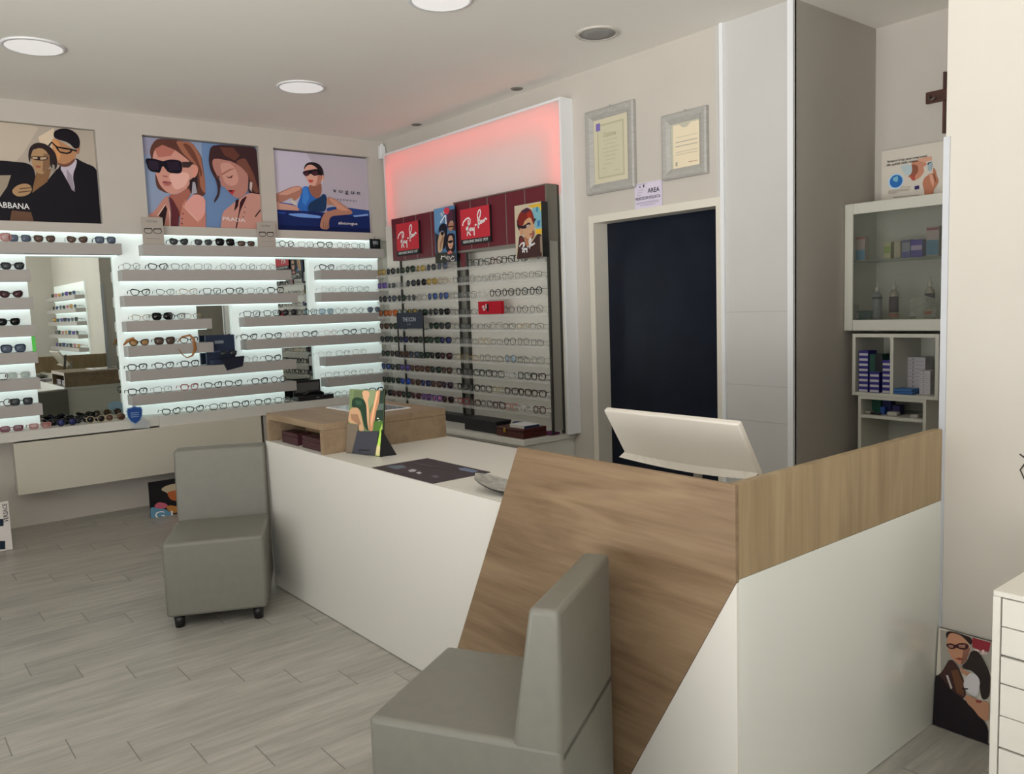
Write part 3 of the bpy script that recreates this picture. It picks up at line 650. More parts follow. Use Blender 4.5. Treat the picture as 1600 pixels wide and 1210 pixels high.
bx('frame_foot', BLACKP, 3.797, 3.807, 5.867, 6.268, 1.085, 1.093, t)
bx('hook', BLACKP, 3.8075, 3.858, 5.86, 5.865, 1.3315, 1.337, t)
t = thing('display_block', 'small red block with white script among thin metal frames', 'block', (3.85, 4.97, 1.447))
A = Art(0, 3.835, 4.835, 5.12, 1.448, 1.545).board('#9c1424', 0.03); put_logo(A, '#eecfd0', 5.075, 4.99, 1.46, 1.53, 0.006)
A.raw([(4.985, 1.47), (5.01, 1.47), (5.01, 1.525), (4.985, 1.525)], '#2a1418'); A.done('body', parent=t)
t = thing('display_tab', 'dark maroon tab below the tall people banner', 'tab', (3.86, 5.33, 1.83)); bx('board', MAROON, 3.866, 3.88, 5.30, 5.372, 1.8235, 1.937, t); bx('edge', BLACKP, 3.864, 3.8655, 5.274, 5.299, 1.8235, 1.937, t)

# low cabinet
t = thing('low_cabinet', 'low white cabinet with drawer lines under the sunglasses rack', 'cabinet', (3.85, 5.5, 0))
bx('cabinet_body', WHITE, 3.63, 4.097, 4.35, 6.75, 0.0, 0.525, t)
bx('cabinet_top', WHITE, 3.60, 4.098, 4.335, 6.76, 0.5255, 0.5645, t, 0.003)
bx('groove', mat('groove_grey', '#8f8c82', 0.5), 3.6285, 3.6299, 4.36, 6.74, 0.500, 0.506, t)
for i in range(3):
    y0 = 4.37 + 0.79*i; bx('drawer', WHITE, 3.618, 3.6285, y0, y0+0.775, 0.27, 0.485, t); bx('drawer', WHITE, 3.618, 3.6285, y0, y0+0.775, 0.03, 0.255, t)
bx('handle_slot', BLACKP, 3.6165, 3.6175, 4.95, 5.2, 0.470, 0.4835, t)
t = thing('storage_box', 'plain black box on the white cabinet behind the oak box', 'box', (3.75, 5.0, 0.565)); bx('box_body', BLACKP, 3.66, 3.80, 4.72, 5.12, 0.565, 0.645, t, 0.003); bx('lid', mat('black_lid', '#26262a', 0.5), 3.657, 3.803, 4.717, 5.123, 0.6455, 0.660, t, 0.002)
tag(bx('eyewear_case', BLACKP, 3.845, 3.95, 5.15, 5.95, 0.565, 0.625, None, 0.004), 'long flat black case lying behind the plain black box', 'case')
tag(bx('cleaning_cloth', mat('blue_grey_cloth', '#3f4a70', 0.8), 3.79, 3.85, 4.60, 4.70, 0.565, 0.648, None, 0.012), 'blue grey soft pouch between black box and leather case', 'pouch')
t = thing('leather_case', 'brown leather case with a gold clasp on white cabinet', 'case', (3.72, 4.6, 0.565), 0)
BRN = noisy('brown_leather', '#3f1410', '#4e1c16', ns=40, rough=0.35, bump=0.2)
bx('case_body', BRN, 3.635, 3.86, 4.385, 4.69, 0.565, 0.612, t, 0.006); bx('lid', BRN, 3.635, 3.86, 4.385, 4.69, 0.6125, 0.636, t, 0.006)
bx('clasp', mat('brass', '#caa24a', 0.3, metal=0.9), 3.628, 3.6345, 4.575, 4.60, 0.598, 0.628, t, 0.002)
t = thing('booklet', 'white booklet with blue cover edge on the leather case', 'booklet', (3.72, 4.5, 0.6365)); bx('pages', WHITE, 3.66, 3.80, 4.40, 4.56, 0.6365, 0.654, t); bx('cover', mat('blue_cover', '#2c3a5c', 0.4), 3.66, 3.80, 4.398, 4.40, 0.6365, 0.6555, t)
bx('cover_top', TRIM, 3.655, 3.805, 4.39, 4.565, 0.6558, 0.6575, t)
tag(bx('cleaning_cloth', mat('purple_cloth', '#6a2a58', 0.8), 3.87, 3.96, 4.352, 4.46, 0.565, 0.583, None, 0.006), 'folded purple cloth at the near end of the white cabinet', 'cloth')

# ---------------------------------------------------------------- diplomas and notice above the door
def frame(y1, y0, z0, z1, w, label):
    t = thing('diploma_frame', label, 'frame', (4.10, 0.5*(y0+y1), z0), 0, 'silver framed diplomas above the door')
    bm = bmesh.new(); o = t.location
    def P(y, z, x): return bm.verts.new((x-o.x, y-o.y, z-o.z))
    rings = []
    for ins, x in ((0, 4.098), (0, 4.074), (0.012, 4.066), (w*0.6, 4.070), (w, 4.086), (w, 4.098)):
        rings.append([P(y0-ins, z0+ins, x), P(y1+ins, z0+ins, x), P(y1+ins, z1-ins, x), P(y0-ins, z1-ins, x)])
    for A_, B_ in zip(rings, rings[1:]):
        for k in range(4): bm.faces.new((A_[k], A_[(k+1) % 4], B_[(k+1) % 4], B_[k]))
    obj('frame', bm, noisy('brushed_silver_moulding', '#a9a7a2', '#b4b2ad', scale=(1, 3, 12), ns=7, rough=0.4), t)
    bm = bmesh.new(); tube(bm, [(-0.008, 0.01, z1-z0), (-0.010, 0.0, z1-z0+0.012), (-0.008, -0.01, z1-z0)], 0.002, 5); obj('hanger', bm, GREYM, t)
    return t
PAPER = '#c6bf9f'
f1 = frame(3.690, 4.135, 2.247, 2.806, 0.066, 'larger silver framed diploma with a purple stamp, left of two')
A = Art(0, 4.090, 3.752, 4.073, 2.310, 2.744).board('#b8b29c', 0.004)
A.raw([(3.79, 2.345), (4.035, 2.345), (4.035, 2.705), (3.79, 2.705)], '#a5a087').raw([(3.802, 2.357), (4.023, 2.357), (4.023, 2.693), (3.802, 2.693)], '#b3af98')
A.raw([(4.005, 2.665), (4.045, 2.665), (4.045, 2.715), (4.005, 2.715)], '#6e62a0')
wall_text(A, '#9a9880', 'Diploma', 3.97, 3.86, 2.615, 0.035)
for k, (a, b) in enumerate(((3.98, 3.85), (3.96, 3.87), (3.99, 3.83), (3.985, 3.84), (3.97, 3.86), (3.96, 3.87), (3.98, 3.90), (3.99, 3.95), (3.88, 3.83))): 
    z = 2.59 - 0.026*k; A.raw([(b, z), (a, z), (a, z+0.005), (b, z+0.005)], '#a5a288')
A.done('certificate', parent=f1)
f2 = frame(3.113, 3.457, 2.254, 2.650, 0.062, 'smaller silver framed diploma near the white wall strip, right of two')
A = Art(0, 4.090, 3.172, 3.398, 2.313, 2.591).board('#a9a796', 0.004); A.raw([(3.178, 2.318), (3.378, 2.318), (3.378, 2.578), (3.178, 2.578)], '#cbbfa6')
A.raw([(3.24, 2.578), (3.33, 2.578), (3.30, 2.555), (3.27, 2.555)], '#a8a496')
for z, h_ in ((2.50, '#b8b09a'), (2.47, '#98948a'), (2.445, '#98948a'), (2.41, '#b0a894'), (2.395, '#b0a894')): A.raw([(3.19, z), (3.36, z), (3.36, z+0.005), (3.19, z+0.005)], h_)
A.raw([(3.345, 2.33), (3.36, 2.33), (3.36, 2.355), (3.345, 2.355)], '#9a9484'); A.raw([(3.19, 2.34), (3.26, 2.34), (3.26, 2.345), (3.19, 2.345)], '#a88a7a')
A.done('certificate', parent=f2)
A = Art(0, 4.092, 3.478, 3.708, 2.106, 2.268).board('#bdb6c6', 0.006)
wall_text(A, '#3a3a44', 'AREA', 3.595, 3.495, 2.198, 0.030, 0.02); wall_text(A, '#45454f', 'VIDEOSORVEGLIATA', 3.702, 3.488, 2.160, 0.020, 0.012)
A.raw([(3.622, 2.238), (3.632, 2.238), (3.632, 2.256), (3.622, 2.256)], '#1a1a20'); A.raw([(3.652, 2.238), (3.668, 2.238), (3.668, 2.25), (3.652, 2.25)], '#7a7a86')
for z, a, b in ((2.222, 3.68, 3.63), (2.206, 3.685, 3.64), (2.190, 3.685, 3.65), (2.258, 3.685, 3.60), (2.142, 3.695, 3.50), (2.134, 3.695, 3.50), (2.122, 3.66, 3.53)): A.raw([(b, z), (a, z), (a, z+0.003), (b, z+0.003)], '#8c8896')
A.done('notice', 'small white video surveillance notice taped over the door frame', 'notice')

# ---------------------------------------------------------------- reception desk
dk = thing('reception_desk', 'white reception desk with oak front panel and raised oak band', 'desk', (2.0, 2.0, 0))
XF = 1.735; ZT = 0.815
bx('desk_top', WHITE, XF+0.0226, 2.475, 1.245, 4.298, ZT-0.035, ZT, dk, 0.002, 1)
bx('front_panel', WHITE, XF, XF+0.022, 1.245, 4.30, 0.004, ZT, dk).name = 'front_panel'
bx('end_panel', WHITE, XF+0.0225, 2.44, 4.27, 4.292, 0.0, ZT-0.0355, dk)
bx('back_panel', WHITE, 2.42, 2.44, 1.245, 4.2695, 0.0, ZT-0.0355, dk)
o = dk.location
def dprism(name, m, pts, d, bev=0.0):
    bm = bmesh.new(); prism(bm, [Vector(p) - o for p in pts], d, 0, bev); return obj(name, bm, m, dk)
XW = 1.690
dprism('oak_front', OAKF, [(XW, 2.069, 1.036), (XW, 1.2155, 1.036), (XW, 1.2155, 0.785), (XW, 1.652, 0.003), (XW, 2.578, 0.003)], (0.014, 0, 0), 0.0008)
dprism('side_return', WHITE, [(XW+0.0150, 2.56, 0.003), (XW+0.0150, 2.56, 0.06), (XW+0.0150, 2.50, 0.06), (XW+0.0150, 2.50, 0.003)], (0.0295, 0, 0))
bx('inner_support', WHITE, XW+0.0150, XF-0.0005, 1.26, 2.06, 0.003, 1.0, dk)
dprism('corner_panel', WHITE, [(XW+0.003, 1.2155, 0.783), (XW+0.003, 1.2155, 0.003), (XW+0.003, 1.650, 0.003)], (0.011, 0, 0))
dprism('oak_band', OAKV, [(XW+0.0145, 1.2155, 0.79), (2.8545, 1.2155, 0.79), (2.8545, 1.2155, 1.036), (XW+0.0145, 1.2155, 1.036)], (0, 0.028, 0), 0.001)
dprism('side_panel', GLOSSW, [(XW+0.0145, 1.2158, 0.003), (2.8545, 1.2158, 0.003), (2.8545, 1.2158, 0.789), (XW+0.0145, 1.2158, 0.789)], (0, 0.024, 0))
# oak box on the desk
t = thing('oak_display_box', 'low hollow oak box standing on the far end of the desk', 'box', (2.1, 3.96, ZT))
bx('top_board', OAKB, 1.745, 2.465, 3.62, 4.30, 0.933, 0.967, t, 0.0015, 1)
bx('side_board', OAKB, 1.745, 2.465, 3.62, 3.65, ZT, 0.9325, t); bx('side_board', OAKB, 1.745, 2.465, 4.27, 4.30, ZT, 0.9325, t)
bx('back_board', OAKB, 2.44, 2.465, 3.6505, 4.2695, ZT, 0.9325, t); bx('inner_board', OAKF, 1.86, 1.88, 3.6505, 4.06, 0.880, 0.9325, t)
DR = mat('dark_red_leatherette', '#3e1820', 0.45)
for y0, y1, lb in ((3.985, 4.175, 'dark red eyewear case inside the oak box, farther one'), (3.675, 3.925, 'dark red eyewear case inside the oak box, nearer one')):
    t2 = thing('eyewear_case', lb, 'case', (1.85, 0.5*(y0+y1), ZT), 0, 'dark red cases in the oak box')
    bx('case_body', DR, 1.775, 1.855, y0, y1, ZT, ZT+0.040, t2, 0.003); bx('lid', DR, 1.775, 1.855, y0, y1, ZT+0.0405, ZT+0.062, t2, 0.003)
t = thing('tablet', 'flat grey glossy tablet lying on the oak box', 'tablet', (2.2, 4.0, 0.967)); bx('tablet_body', TRIM, 2.055, 2.345, 3.775, 4.205, 0.967, 0.9735, t, 0.002)
bx('screen', mat('screen_glass', '#7c828c', 0.06), 2.068, 2.332, 3.79, 4.19, 0.9736, 0.9742, t)
# framed counter card, plants laid on as flat coloured shapes
t = thing('counter_mirror_card', 'upright counter card showing grasses and a grey pot', 'card', (1.90, 3.47, ZT))
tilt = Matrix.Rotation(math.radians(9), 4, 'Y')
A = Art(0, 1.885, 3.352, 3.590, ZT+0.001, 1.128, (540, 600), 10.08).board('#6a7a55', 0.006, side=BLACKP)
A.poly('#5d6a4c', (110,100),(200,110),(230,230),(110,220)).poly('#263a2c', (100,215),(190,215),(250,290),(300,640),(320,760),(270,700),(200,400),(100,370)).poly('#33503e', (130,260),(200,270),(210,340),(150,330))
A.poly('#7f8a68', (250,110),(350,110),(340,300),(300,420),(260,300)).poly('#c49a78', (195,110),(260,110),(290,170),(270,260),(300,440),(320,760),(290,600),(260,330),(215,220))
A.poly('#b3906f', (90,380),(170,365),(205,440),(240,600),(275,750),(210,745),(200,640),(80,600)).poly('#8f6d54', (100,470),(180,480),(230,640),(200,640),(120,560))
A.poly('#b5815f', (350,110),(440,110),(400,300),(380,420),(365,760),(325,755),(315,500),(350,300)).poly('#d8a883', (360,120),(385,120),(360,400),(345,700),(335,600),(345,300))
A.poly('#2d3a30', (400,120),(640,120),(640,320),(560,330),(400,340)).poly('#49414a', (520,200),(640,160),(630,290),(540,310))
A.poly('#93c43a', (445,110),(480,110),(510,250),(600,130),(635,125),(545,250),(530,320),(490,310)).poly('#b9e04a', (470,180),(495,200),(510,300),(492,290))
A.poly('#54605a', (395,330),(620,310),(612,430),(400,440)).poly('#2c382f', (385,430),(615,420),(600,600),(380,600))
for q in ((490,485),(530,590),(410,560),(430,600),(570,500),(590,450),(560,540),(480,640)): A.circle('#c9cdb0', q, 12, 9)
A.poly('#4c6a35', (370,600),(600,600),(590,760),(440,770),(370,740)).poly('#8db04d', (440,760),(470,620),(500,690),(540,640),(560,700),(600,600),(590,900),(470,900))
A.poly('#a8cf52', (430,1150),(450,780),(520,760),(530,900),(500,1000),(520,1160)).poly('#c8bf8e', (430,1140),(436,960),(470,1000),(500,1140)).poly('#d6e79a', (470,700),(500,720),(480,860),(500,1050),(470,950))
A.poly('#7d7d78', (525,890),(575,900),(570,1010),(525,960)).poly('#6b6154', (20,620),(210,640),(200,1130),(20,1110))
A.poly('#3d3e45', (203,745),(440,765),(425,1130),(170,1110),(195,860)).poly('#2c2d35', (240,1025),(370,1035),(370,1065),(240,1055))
card = A.done('picture_face', parent=t)
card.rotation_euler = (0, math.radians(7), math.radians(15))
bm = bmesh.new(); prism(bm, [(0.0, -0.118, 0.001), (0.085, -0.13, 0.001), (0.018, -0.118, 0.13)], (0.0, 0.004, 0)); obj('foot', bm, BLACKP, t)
# dark mat
A = Art(2, ZT, 1.742, 2.03, 2.67, 3.145, (580, 700), 6.667, 0.0002)
A.val = ZT + 0.003
A.board('#3a3439', 0.003)
for pts, h in (([(150,190),(330,180),(370,205),(260,225),(190,205)], '#5a6470'), ([(385,235),(430,222),(475,232),(455,250),(400,252)], '#9a9aa2'), ([(465,262),(495,250),(530,262),(500,275)], '#a8a8b0'), ([(620,300),(660,288),(715,298),(680,318)], '#5c5a60'),
               ([(905,215),(975,210),(1120,245),(1060,262),(930,235)], '#66728a')): A.poly(h, *pts)
for y in range(5): A.poly('#57505a', (420+y*30,150+y*9),(640+y*60,196+y*10),(640+y*60,199+y*10),(420+y*30,153+y*9))
A.done('desk_mat', 'dark printed mat lying on the white desk top', 'mat')
# steel bowl
t = thing('decorative_bowl', 'shallow curved silver bowl half hidden by the oak panel', 'bowl', (1.86, 2.28, ZT), math.radians(15))
bm = bmesh.new(); nu, nv = 14, 6; g = []
for i in range(nu+1):
    u = -1 + 2*i/nu; row = []
    for j in range(nv+1):
        v = -1 + 2*j/nv; wdt = 0.075*math.sqrt(max(0.0, 1-abs(u)**2.4)); row.append((v*wdt, u*0.20, 0.003+0.055*abs(u)**2 + 0.016*v*v*(1-u*u)))
    g.append(row)
for dz in (0, 0.004):
    V = [[bm.verts.new((p[0], p[1], p[2]+dz)) for p in r] for r in g]
    for i in range(nu):
        for j in range(nv):
            try: f = bm.faces.new((V[i][j], V[i+1][j], V[i+1][j+1], V[i][j+1])); f.smooth = True
            except ValueError: pass
bmesh.ops.remove_doubles(bm, verts=bm.verts[:], dist=0.0005)
obj('dish', bm, noisy('hammered_silver', '#8f8d86', '#aeaca5', ns=40, rough=0.3, bump=0.3), t)
bm = bmesh.new(); lathe(bm, [(0.001, 0), (0.03, 0.0), (0.028, 0.004), (0.001, 0.005)], n=16); obj('base', bm, DARKM, t)
# monitor seen from behind
t = thing('computer_monitor', 'white computer monitor seen from behind over the oak panel', 'monitor', (2.19, 1.80, ZT), 0)
MW = mat('monitor_white', '#d8d2c8', 0.4)
def quad_board(name, TL, TR, BL, BR, th, m, parent, bev=0.004):
    o_ = parent.location; p = [Vector(q) - o_ for q in (TL, TR, BR, BL)]; n = (p[1]-p[0]).cross(p[3]-p[0]).normalized()
    if n.x < 0: n = -n
    bm = bmesh.new(); prism(bm, p, n*th, 0, bev); return obj(name, bm, m, parent)
xt, xb = 2.10, 2.215
TL = on(943, 645, 0, xt); TR = on(1153, 660, 0, xt)
BL = TL + Vector((xb-xt, 0, 0)); BR = TR + Vector((xb-xt, 0, 0)); 
zbm = 0.93 
BL.z = BR.z = zbm; zt_m = 0.5*(TL.z+TR.z); TL.z = TR.z = zt_m
quad_board('shell', TL, TR, BL, BR, 0.022, MW, t, 0.005)
d_ = (BL-TL).normalized()
quad_board('screen', TL+Vector((0.0243, -0.02, -0.01)), TR+Vector((0.0243, 0.02, -0.01)), BL+Vector((0.0223, -0.02, 0.012)), BR+Vector((0.0223, 0.02, 0.012)), 0.001, mat('black_screen', '#101114', 0.08), t, 0)
bm = bmesh.new()
for k in range(2):
    pass
tube(bm, [(0.085, 0, 0.15), (0.10, 0, 0.08), (0.085, 0, 0.012)], [0.03, 0.022, 0.02], 10, flat=0.5); obj('neck', bm, GREYM, t)
bm = bmesh.new(); box(bm, 0.02, 0.19, -0.11, 0.11, 0, 0.010, 0, 0.004); obj('stand_base', bm, MW, t)
bm = bmesh.new()
pts = [(-0.015 + 0.035*(1-((k-8)/8.0)**2) - 0.0, (TL.y - 1.80) - (TL.y-TR.y)*(k/16.0), 0.118 - 0.022*(1-((k-8)/8.0)**2)) for k in range(17)]
lowr = [(p[0]+0.012, p[1], 0.112 - 0.0) for p in pts]
V1 = [bm.verts.new(p) for p in pts]; V2 = [bm.verts.new((p[0]+0.03, p[1], p[2]+0.0)) for p in pts]; V3 = [bm.verts.new((0.020, p[1], 0.135)) for p in pts]
for k in range(16):
    for P1, P2 in ((V1, V2), (V2, V3), (V3, V1)): f = bm.faces.new((P1[k], P1[k+1], P2[k+1], P2[k])); f.smooth = False
obj('lower_lip', bm, MW, t)

# ---------------------------------------------------------------- low armless chairs
def make_chair(label, x, y, th, w, d, zs, zt, lb, tb):
    t = thing('lounge_chair', label, 'chair', (x, y, 0), th, 'low grey leatherette chairs at the desk')
    bm = bmesh.new(); box(bm, 0, w, 0, d+tb, 0.062, zs, 0, 0.016, 3); obj('seat', bm, LEATHER, t)
    bm = bmesh.new(); prism(bm, [(0.002, d, zs-0.045), (0.002, d+tb, zs-0.045), (0.002, d+tb, zt), (0.002, d+lb, zt)], (w-0.004, 0, 0), 0, 0.014, 3); obj('backrest', bm, LEATHER, t)
    for sx in (0.004, w-0.004):
        bm = bmesh.new(); tube(bm, [(sx, 0.012, 0.08), (sx, 0.012, zs-0.03)], 0.003, 5); obj('piping', bm, LEATHER, t)
    for lx in (0.05, w-0.05):
        for ly in (0.05, d+tb-0.05):
            bm = bmesh.new(); cyl(bm, lx, ly, 0.0, 0.0615, 0.022, 0.027, 16); obj('leg', bm, BLACKP, t)
    return t
make_chair('grey armless chair by the desk end, facing the room', 1.078, 4.03, -0.45, 0.469, 0.457, 0.427, 0.800, 0.031, 0.14)
make_chair('grey armless chair in the foreground against the oak panel', 1.389, 2.087, 3.654, 0.475, 0.40, 0.441, 0.783, 0.060, 0.137)

# ---------------------------------------------------------------- white drawer unit and leaning poster at the right
t = thing('drawer_cabinet', 'narrow white chest of drawers at the right edge', 'drawers', (2.57, 0.65, 0))
DW = mat('drawer_white', '#e2dfd6', 0.4)
x0, x1, y0, y1, z1 = 2.28, 2.855, 0.47, 0.835, 0.715
bx('side_panel', DW, x0, x1, y1-0.018, y1, 0.0, z1-0.0155, t); bx('side_panel', DW, x0, x1, y0, y0+0.018, 0.0, z1-0.0155, t)
bx('top_panel', DW, x0, x1, y0, y1, z1-0.015, z1, t, 0.0015, 1); bx('back_panel', DW, x1-0.006, x1, y0+0.0185, y1-0.0185, 0.0, z1-0.0155, t)
for za, zb_ in ((0.622, 0.697), (0.545, 0.6195), (0.467, 0.5385), (0.378, 0.4635), (0.290, 0.3755), (0.18, 0.284), (0.05, 0.176)):
    bx('drawer', DW, x0+0.003, x0+0.5, y0+0.021, y1-0.021, za, zb_, t, 0.001, 1)
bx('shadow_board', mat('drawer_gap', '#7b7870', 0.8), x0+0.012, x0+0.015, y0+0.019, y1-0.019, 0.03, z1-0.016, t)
A = Art(0, 2.822, 0.72, 1.212, 0.004, 0.345, (1440, 970), 6.05).board('#b5b0a4', 0.01, side=DARKM)
A.poly('#8e8a82', (150,100),(700,220),(700,560),(560,420),(170,520)).poly('#7d2b33', (455,175),(630,225),(615,310),(545,300),(455,265)); 
put_logo(A, '#d8b8b8', on(1440+470/6.05, 1010, 0, 2.822).y, on(1440+610/6.05, 1010, 0, 2.822).y, 0.283, 0.312, 0.004)
A.poly('#2a1d1c', (200,110),(290,120),(460,180),(450,260),(400,200),(330,140),(240,130),(215,200))
A.poly('#a87b62', (225,150),(260,125),(340,150),(410,215),(445,280),(400,400),(350,432),(290,390),(245,330),(215,230)).poly('#7c5646', (380,230),(440,280),(405,395),(355,430),(370,330))
A.poly('#3a1c20', (205,232),(260,225),(300,245),(345,220),(415,232),(430,262),(400,290),(345,285),(310,265),(285,285),(235,275)).poly('#8c6a5c', (235,240),(280,245),(278,270),(240,265)).poly('#8c6a5c', (330,240),(395,240),(390,272),(335,265)).poly('#7a3a34', (300,365),(345,360),(385,372),(350,385))
A.poly('#2b2523', (450,290),(520,300),(580,400),(640,520),(640,720),(600,755),(560,740),(530,560),(470,480),(400,470),(360,440),(420,390))
A.poly('#3d2a28', (180,500),(255,360),(330,430),(400,590),(420,730),(330,760),(150,760),(140,520)).poly('#5c3f2e', (270,480),(330,470),(390,600),(400,720),(330,680))
A.poly('#b9b6b8', (420,520),(480,490),(550,570),(530,720),(470,720),(380,620)).poly('#a37860', (350,440),(420,490),(450,500),(420,530),(370,500)).poly('#a8a09c', (225,520),(245,520),(290,640),(275,650)).poly('#1c1818', (380,640),(438,642),(436,655),(380,652))
A.poly('#1f1a1e', (130,500),(200,560),(280,660),(370,730),(480,790),(560,900),(640,1010),(640,1300),(100,1100)).poly('#a47a60', (400,700),(480,720),(560,770),(640,760),(640,960),(560,920),(490,830),(430,780)).poly('#7a3c34', (510,745),(575,760),(560,780),(520,775))
p = A.done('poster_board', 'portrait advert board standing on the floor by white drawers', 'poster'); p.rotation_euler = (0, math.radians(4.5), 0); p.location.x -= 0.004
# wall decal of a face with glasses
t = thing('wall_decal', 'dark glasses drawing on the right wall at the photo edge', 'decal', (2.86, 0.9, 0.95))
bm = bmesh.new(); A = Art(0, 2.8595, 0.4, 1.0, 0.8, 1.1)
DK = mat('decal_black', '#2a2422', 0.6); A.k += 1
A.ribbon(DK, [(0.980, 0.978), (0.945, 0.953)], 0.005); A.ribbon(DK, [(0.945, 0.953), (0.90, 0.95)], 0.005); bm.free()
A.ribbon(DK, [(0.965, 0.958-0.01), (0.977, 0.927), (0.965, 0.90), (0.935, 0.895), (0.92, 0.925), (0.935, 0.953), (0.965, 0.948)], 0.005)
A.done('drawing', parent=t)

# floor posters under the display
A = Art(1, 6.60, 0.30, 0.800, 0.003, 0.300)
def floor_card():
    a, b, c = on(16, 783, 1, 6.58), on(20, 858, 1, 6.58), 0
    return a, b
# the white card stands where its foot meets the floor
ycard = on(20, 859, 2, 0.0).y; xcard = on(20, 859, 2, 0.0).x
A = Art(1, ycard, xcard-0.42, xcard, 0.002, on(16, 783, 1, ycard).z, (0, 730), 8.07).board('#cfcac6', 0.01)
A.poly('#202a38', (-300,655),(45,655),(45,745),(-300,770)).poly('#202a38', (-300,940),(65,932),(66,1035),(-300,1070))
me = text_mesh('VERSACE', 0.004); xs_ = [v.co.x for v in me.vertices]; wz = max(xs_)-min(xs_)
q0, q1 = A.uv((108, 690)), A.uv((98, 455)); hz = abs(A.uv((50, 600))[0]-A.uv((112, 600))[0]); A.k += 1; m_ = A.mi(ink('#1c1418'))
vm = [A.bm.verts.new(A.P(q0[0]-v.co.y*hz/0.73, q0[1]+(v.co.x-min(xs_))/wz*(q1[1]-q0[1]), 0.002) - A.loc) for v in me.vertices]
for pg in me.polygons: f = A.bm.faces.new([vm[i] for i in pg.vertices]); f.material_index = m_
bpy.data.meshes.remove(me)
A.done('advert_card', 'white advert card with sideways black letters standing on the floor', 'card')
fp = on(236, 811, 2, 0.0)
A = Art(1, fp.y, fp.x, fp.x+0.66, 0.002, on(235, 754, 1, fp.y).z, (220, 730), 12.1).board('#1b1a1c', 0.01)
A.poly('#5d88a0', (180,770),(240,760),(480,800),(560,860),(1200,900),(1200,1300),(180,1300)).poly('#b0576a', (240,745),(330,660),(480,690),(520,740),(430,790),(330,790))
A.poly('#a4703c', (470,750),(560,720),(640,740),(1200,760),(1200,900),(600,880),(520,830)).poly('#a89a80', (370,430),(440,370),(560,330),(1000,260),(1000,480),(560,520)).poly('#a05a34', (490,480),(640,440),(1000,460),(1000,640),(620,640),(540,600))
A.poly('#241c20', (570,880),(700,860),(1000,900),(1000,960),(600,950))
A.text('#d8e6ec', 'G U C C I', (270, 985), (1460, 925), 155)
A.done('advert_card', 'dark advert card with large pale letters on the floor behind the far chair', 'card')

# ---------------------------------------------------------------- small cards and cases on the display shelves
def tiltcard(x0, x1, z0, z1, y, label, fn, col='#9d968e'):
    t = thing('display_card', label, 'card', (0.5*(x0+x1), y, z0)); A = Art(1, y-0.0, x0, x1, z0, z1).board(col, 0.004); fn(A); A.done('picture_face', parent=t)
    bm = bmesh.new(); prism(bm, [(0.0, 0.005, 0.001), (0.0, 0.045, 0.001), (0.0, 0.005, 0.12)], (0.002, 0, 0)); obj('easel_foot', bm, DARKM, t); return t
def wtext(A, h, s_, x0, x1, z, hz, bold=0.0):
    me = text_mesh(s_, bold); xs_ = [v.co.x for v in me.vertices]; xm = min(xs_); kx = (x1-x0)/(max(xs_)-xm); A.k += 1; m = A.mi(ink(h) if isinstance(h, str) else h)
    vm = [A.bm.verts.new(A.P(x0+(v.co.x-xm)*kx, z+v.co.y*hz/0.73, 0.001 + A.step*A.k) - A.loc) for v in me.vertices]
    for p in me.polygons: f = A.bm.faces.new([vm[i] for i in p.vertices]); f.material_index = m
    bpy.data.meshes.remove(me)
def glasses_print(A, cx, cz, w, h):
    A.k += 1
    for sgn in (-1, 1):
        c = cx + sgn*w*0.27; pts = [(c + 0.23*w*math.copysign(abs(math.cos(a))**0.7, math.cos(a)), cz + 0.42*h*math.copysign(abs(math.sin(a))**0.8, math.sin(a))) for a in [2*PI*k/14 for k in range(15)]]
        A.ribbon('#2a2628', pts, 0.0045); A.ribbon('#2a2628', [(c-0.22*w, cz+0.36*h), (c+0.22*w, cz+0.40*h)], 0.008)
    A.ribbon('#2a2628', [(cx-0.05*w, cz+0.12*h), (cx, cz+0.2*h), (cx+0.05*w, cz+0.12*h)], 0.005)
def f_(A):
    u0, u1, v0, v1 = A.r; wtext(A, '#6d6862', 'ULTRA', u0+0.035, u1-0.04, v1-0.04, 0.016, 0.01); glasses_print(A, 0.5*(u0+u1), v0+0.105, 0.13, 0.045)
    A.raw([(u0+0.03, v0+0.045), (u1-0.03, v0+0.045), (u1-0.03, v0+0.048), (u0+0.03, v0+0.048)], '#7f7a74')
tiltcard(1.862, 2.022, TOPS[0], 2.292, 6.80, 'grey card printed with glasses on the top shelf, left one', f_)
tiltcard(2.785, 2.945, TOPS[0], 2.288, 6.80, 'grey card printed with glasses on the top shelf between two posters', f_)
def f_(A):
    u0, u1, v0, v1 = A.r
    for k, (a, b, c, d_) in enumerate(((0.3, 0.42, 0.45, 0.8), (0.46, 0.58, 0.45, 0.8), (0.62, 0.66, 0.45, 0.8), (0.62, 0.78, 0.45, 0.54), (0.74, 0.78, 0.45, 0.8))):
        A.raw([(u0+(u1-u0)*p, v0+(v1-v0)*q) for p, q in ((a, c), (b, c), (b, d_), (a, d_))], '#8c9296', keep=k > 0)
    A.raw([(u0+(u1-u0)*p, v0+(v1-v0)*q) for p, q in ((0.32, 0.28), (0.5, 0.28), (0.5, 0.32), (0.32, 0.32))], '#6c7276')
tiltcard(3.862, 3.975, TOPS[0], 2.172, 6.80, 'small black square card at the right end of the top shelf', f_, '#15181b')
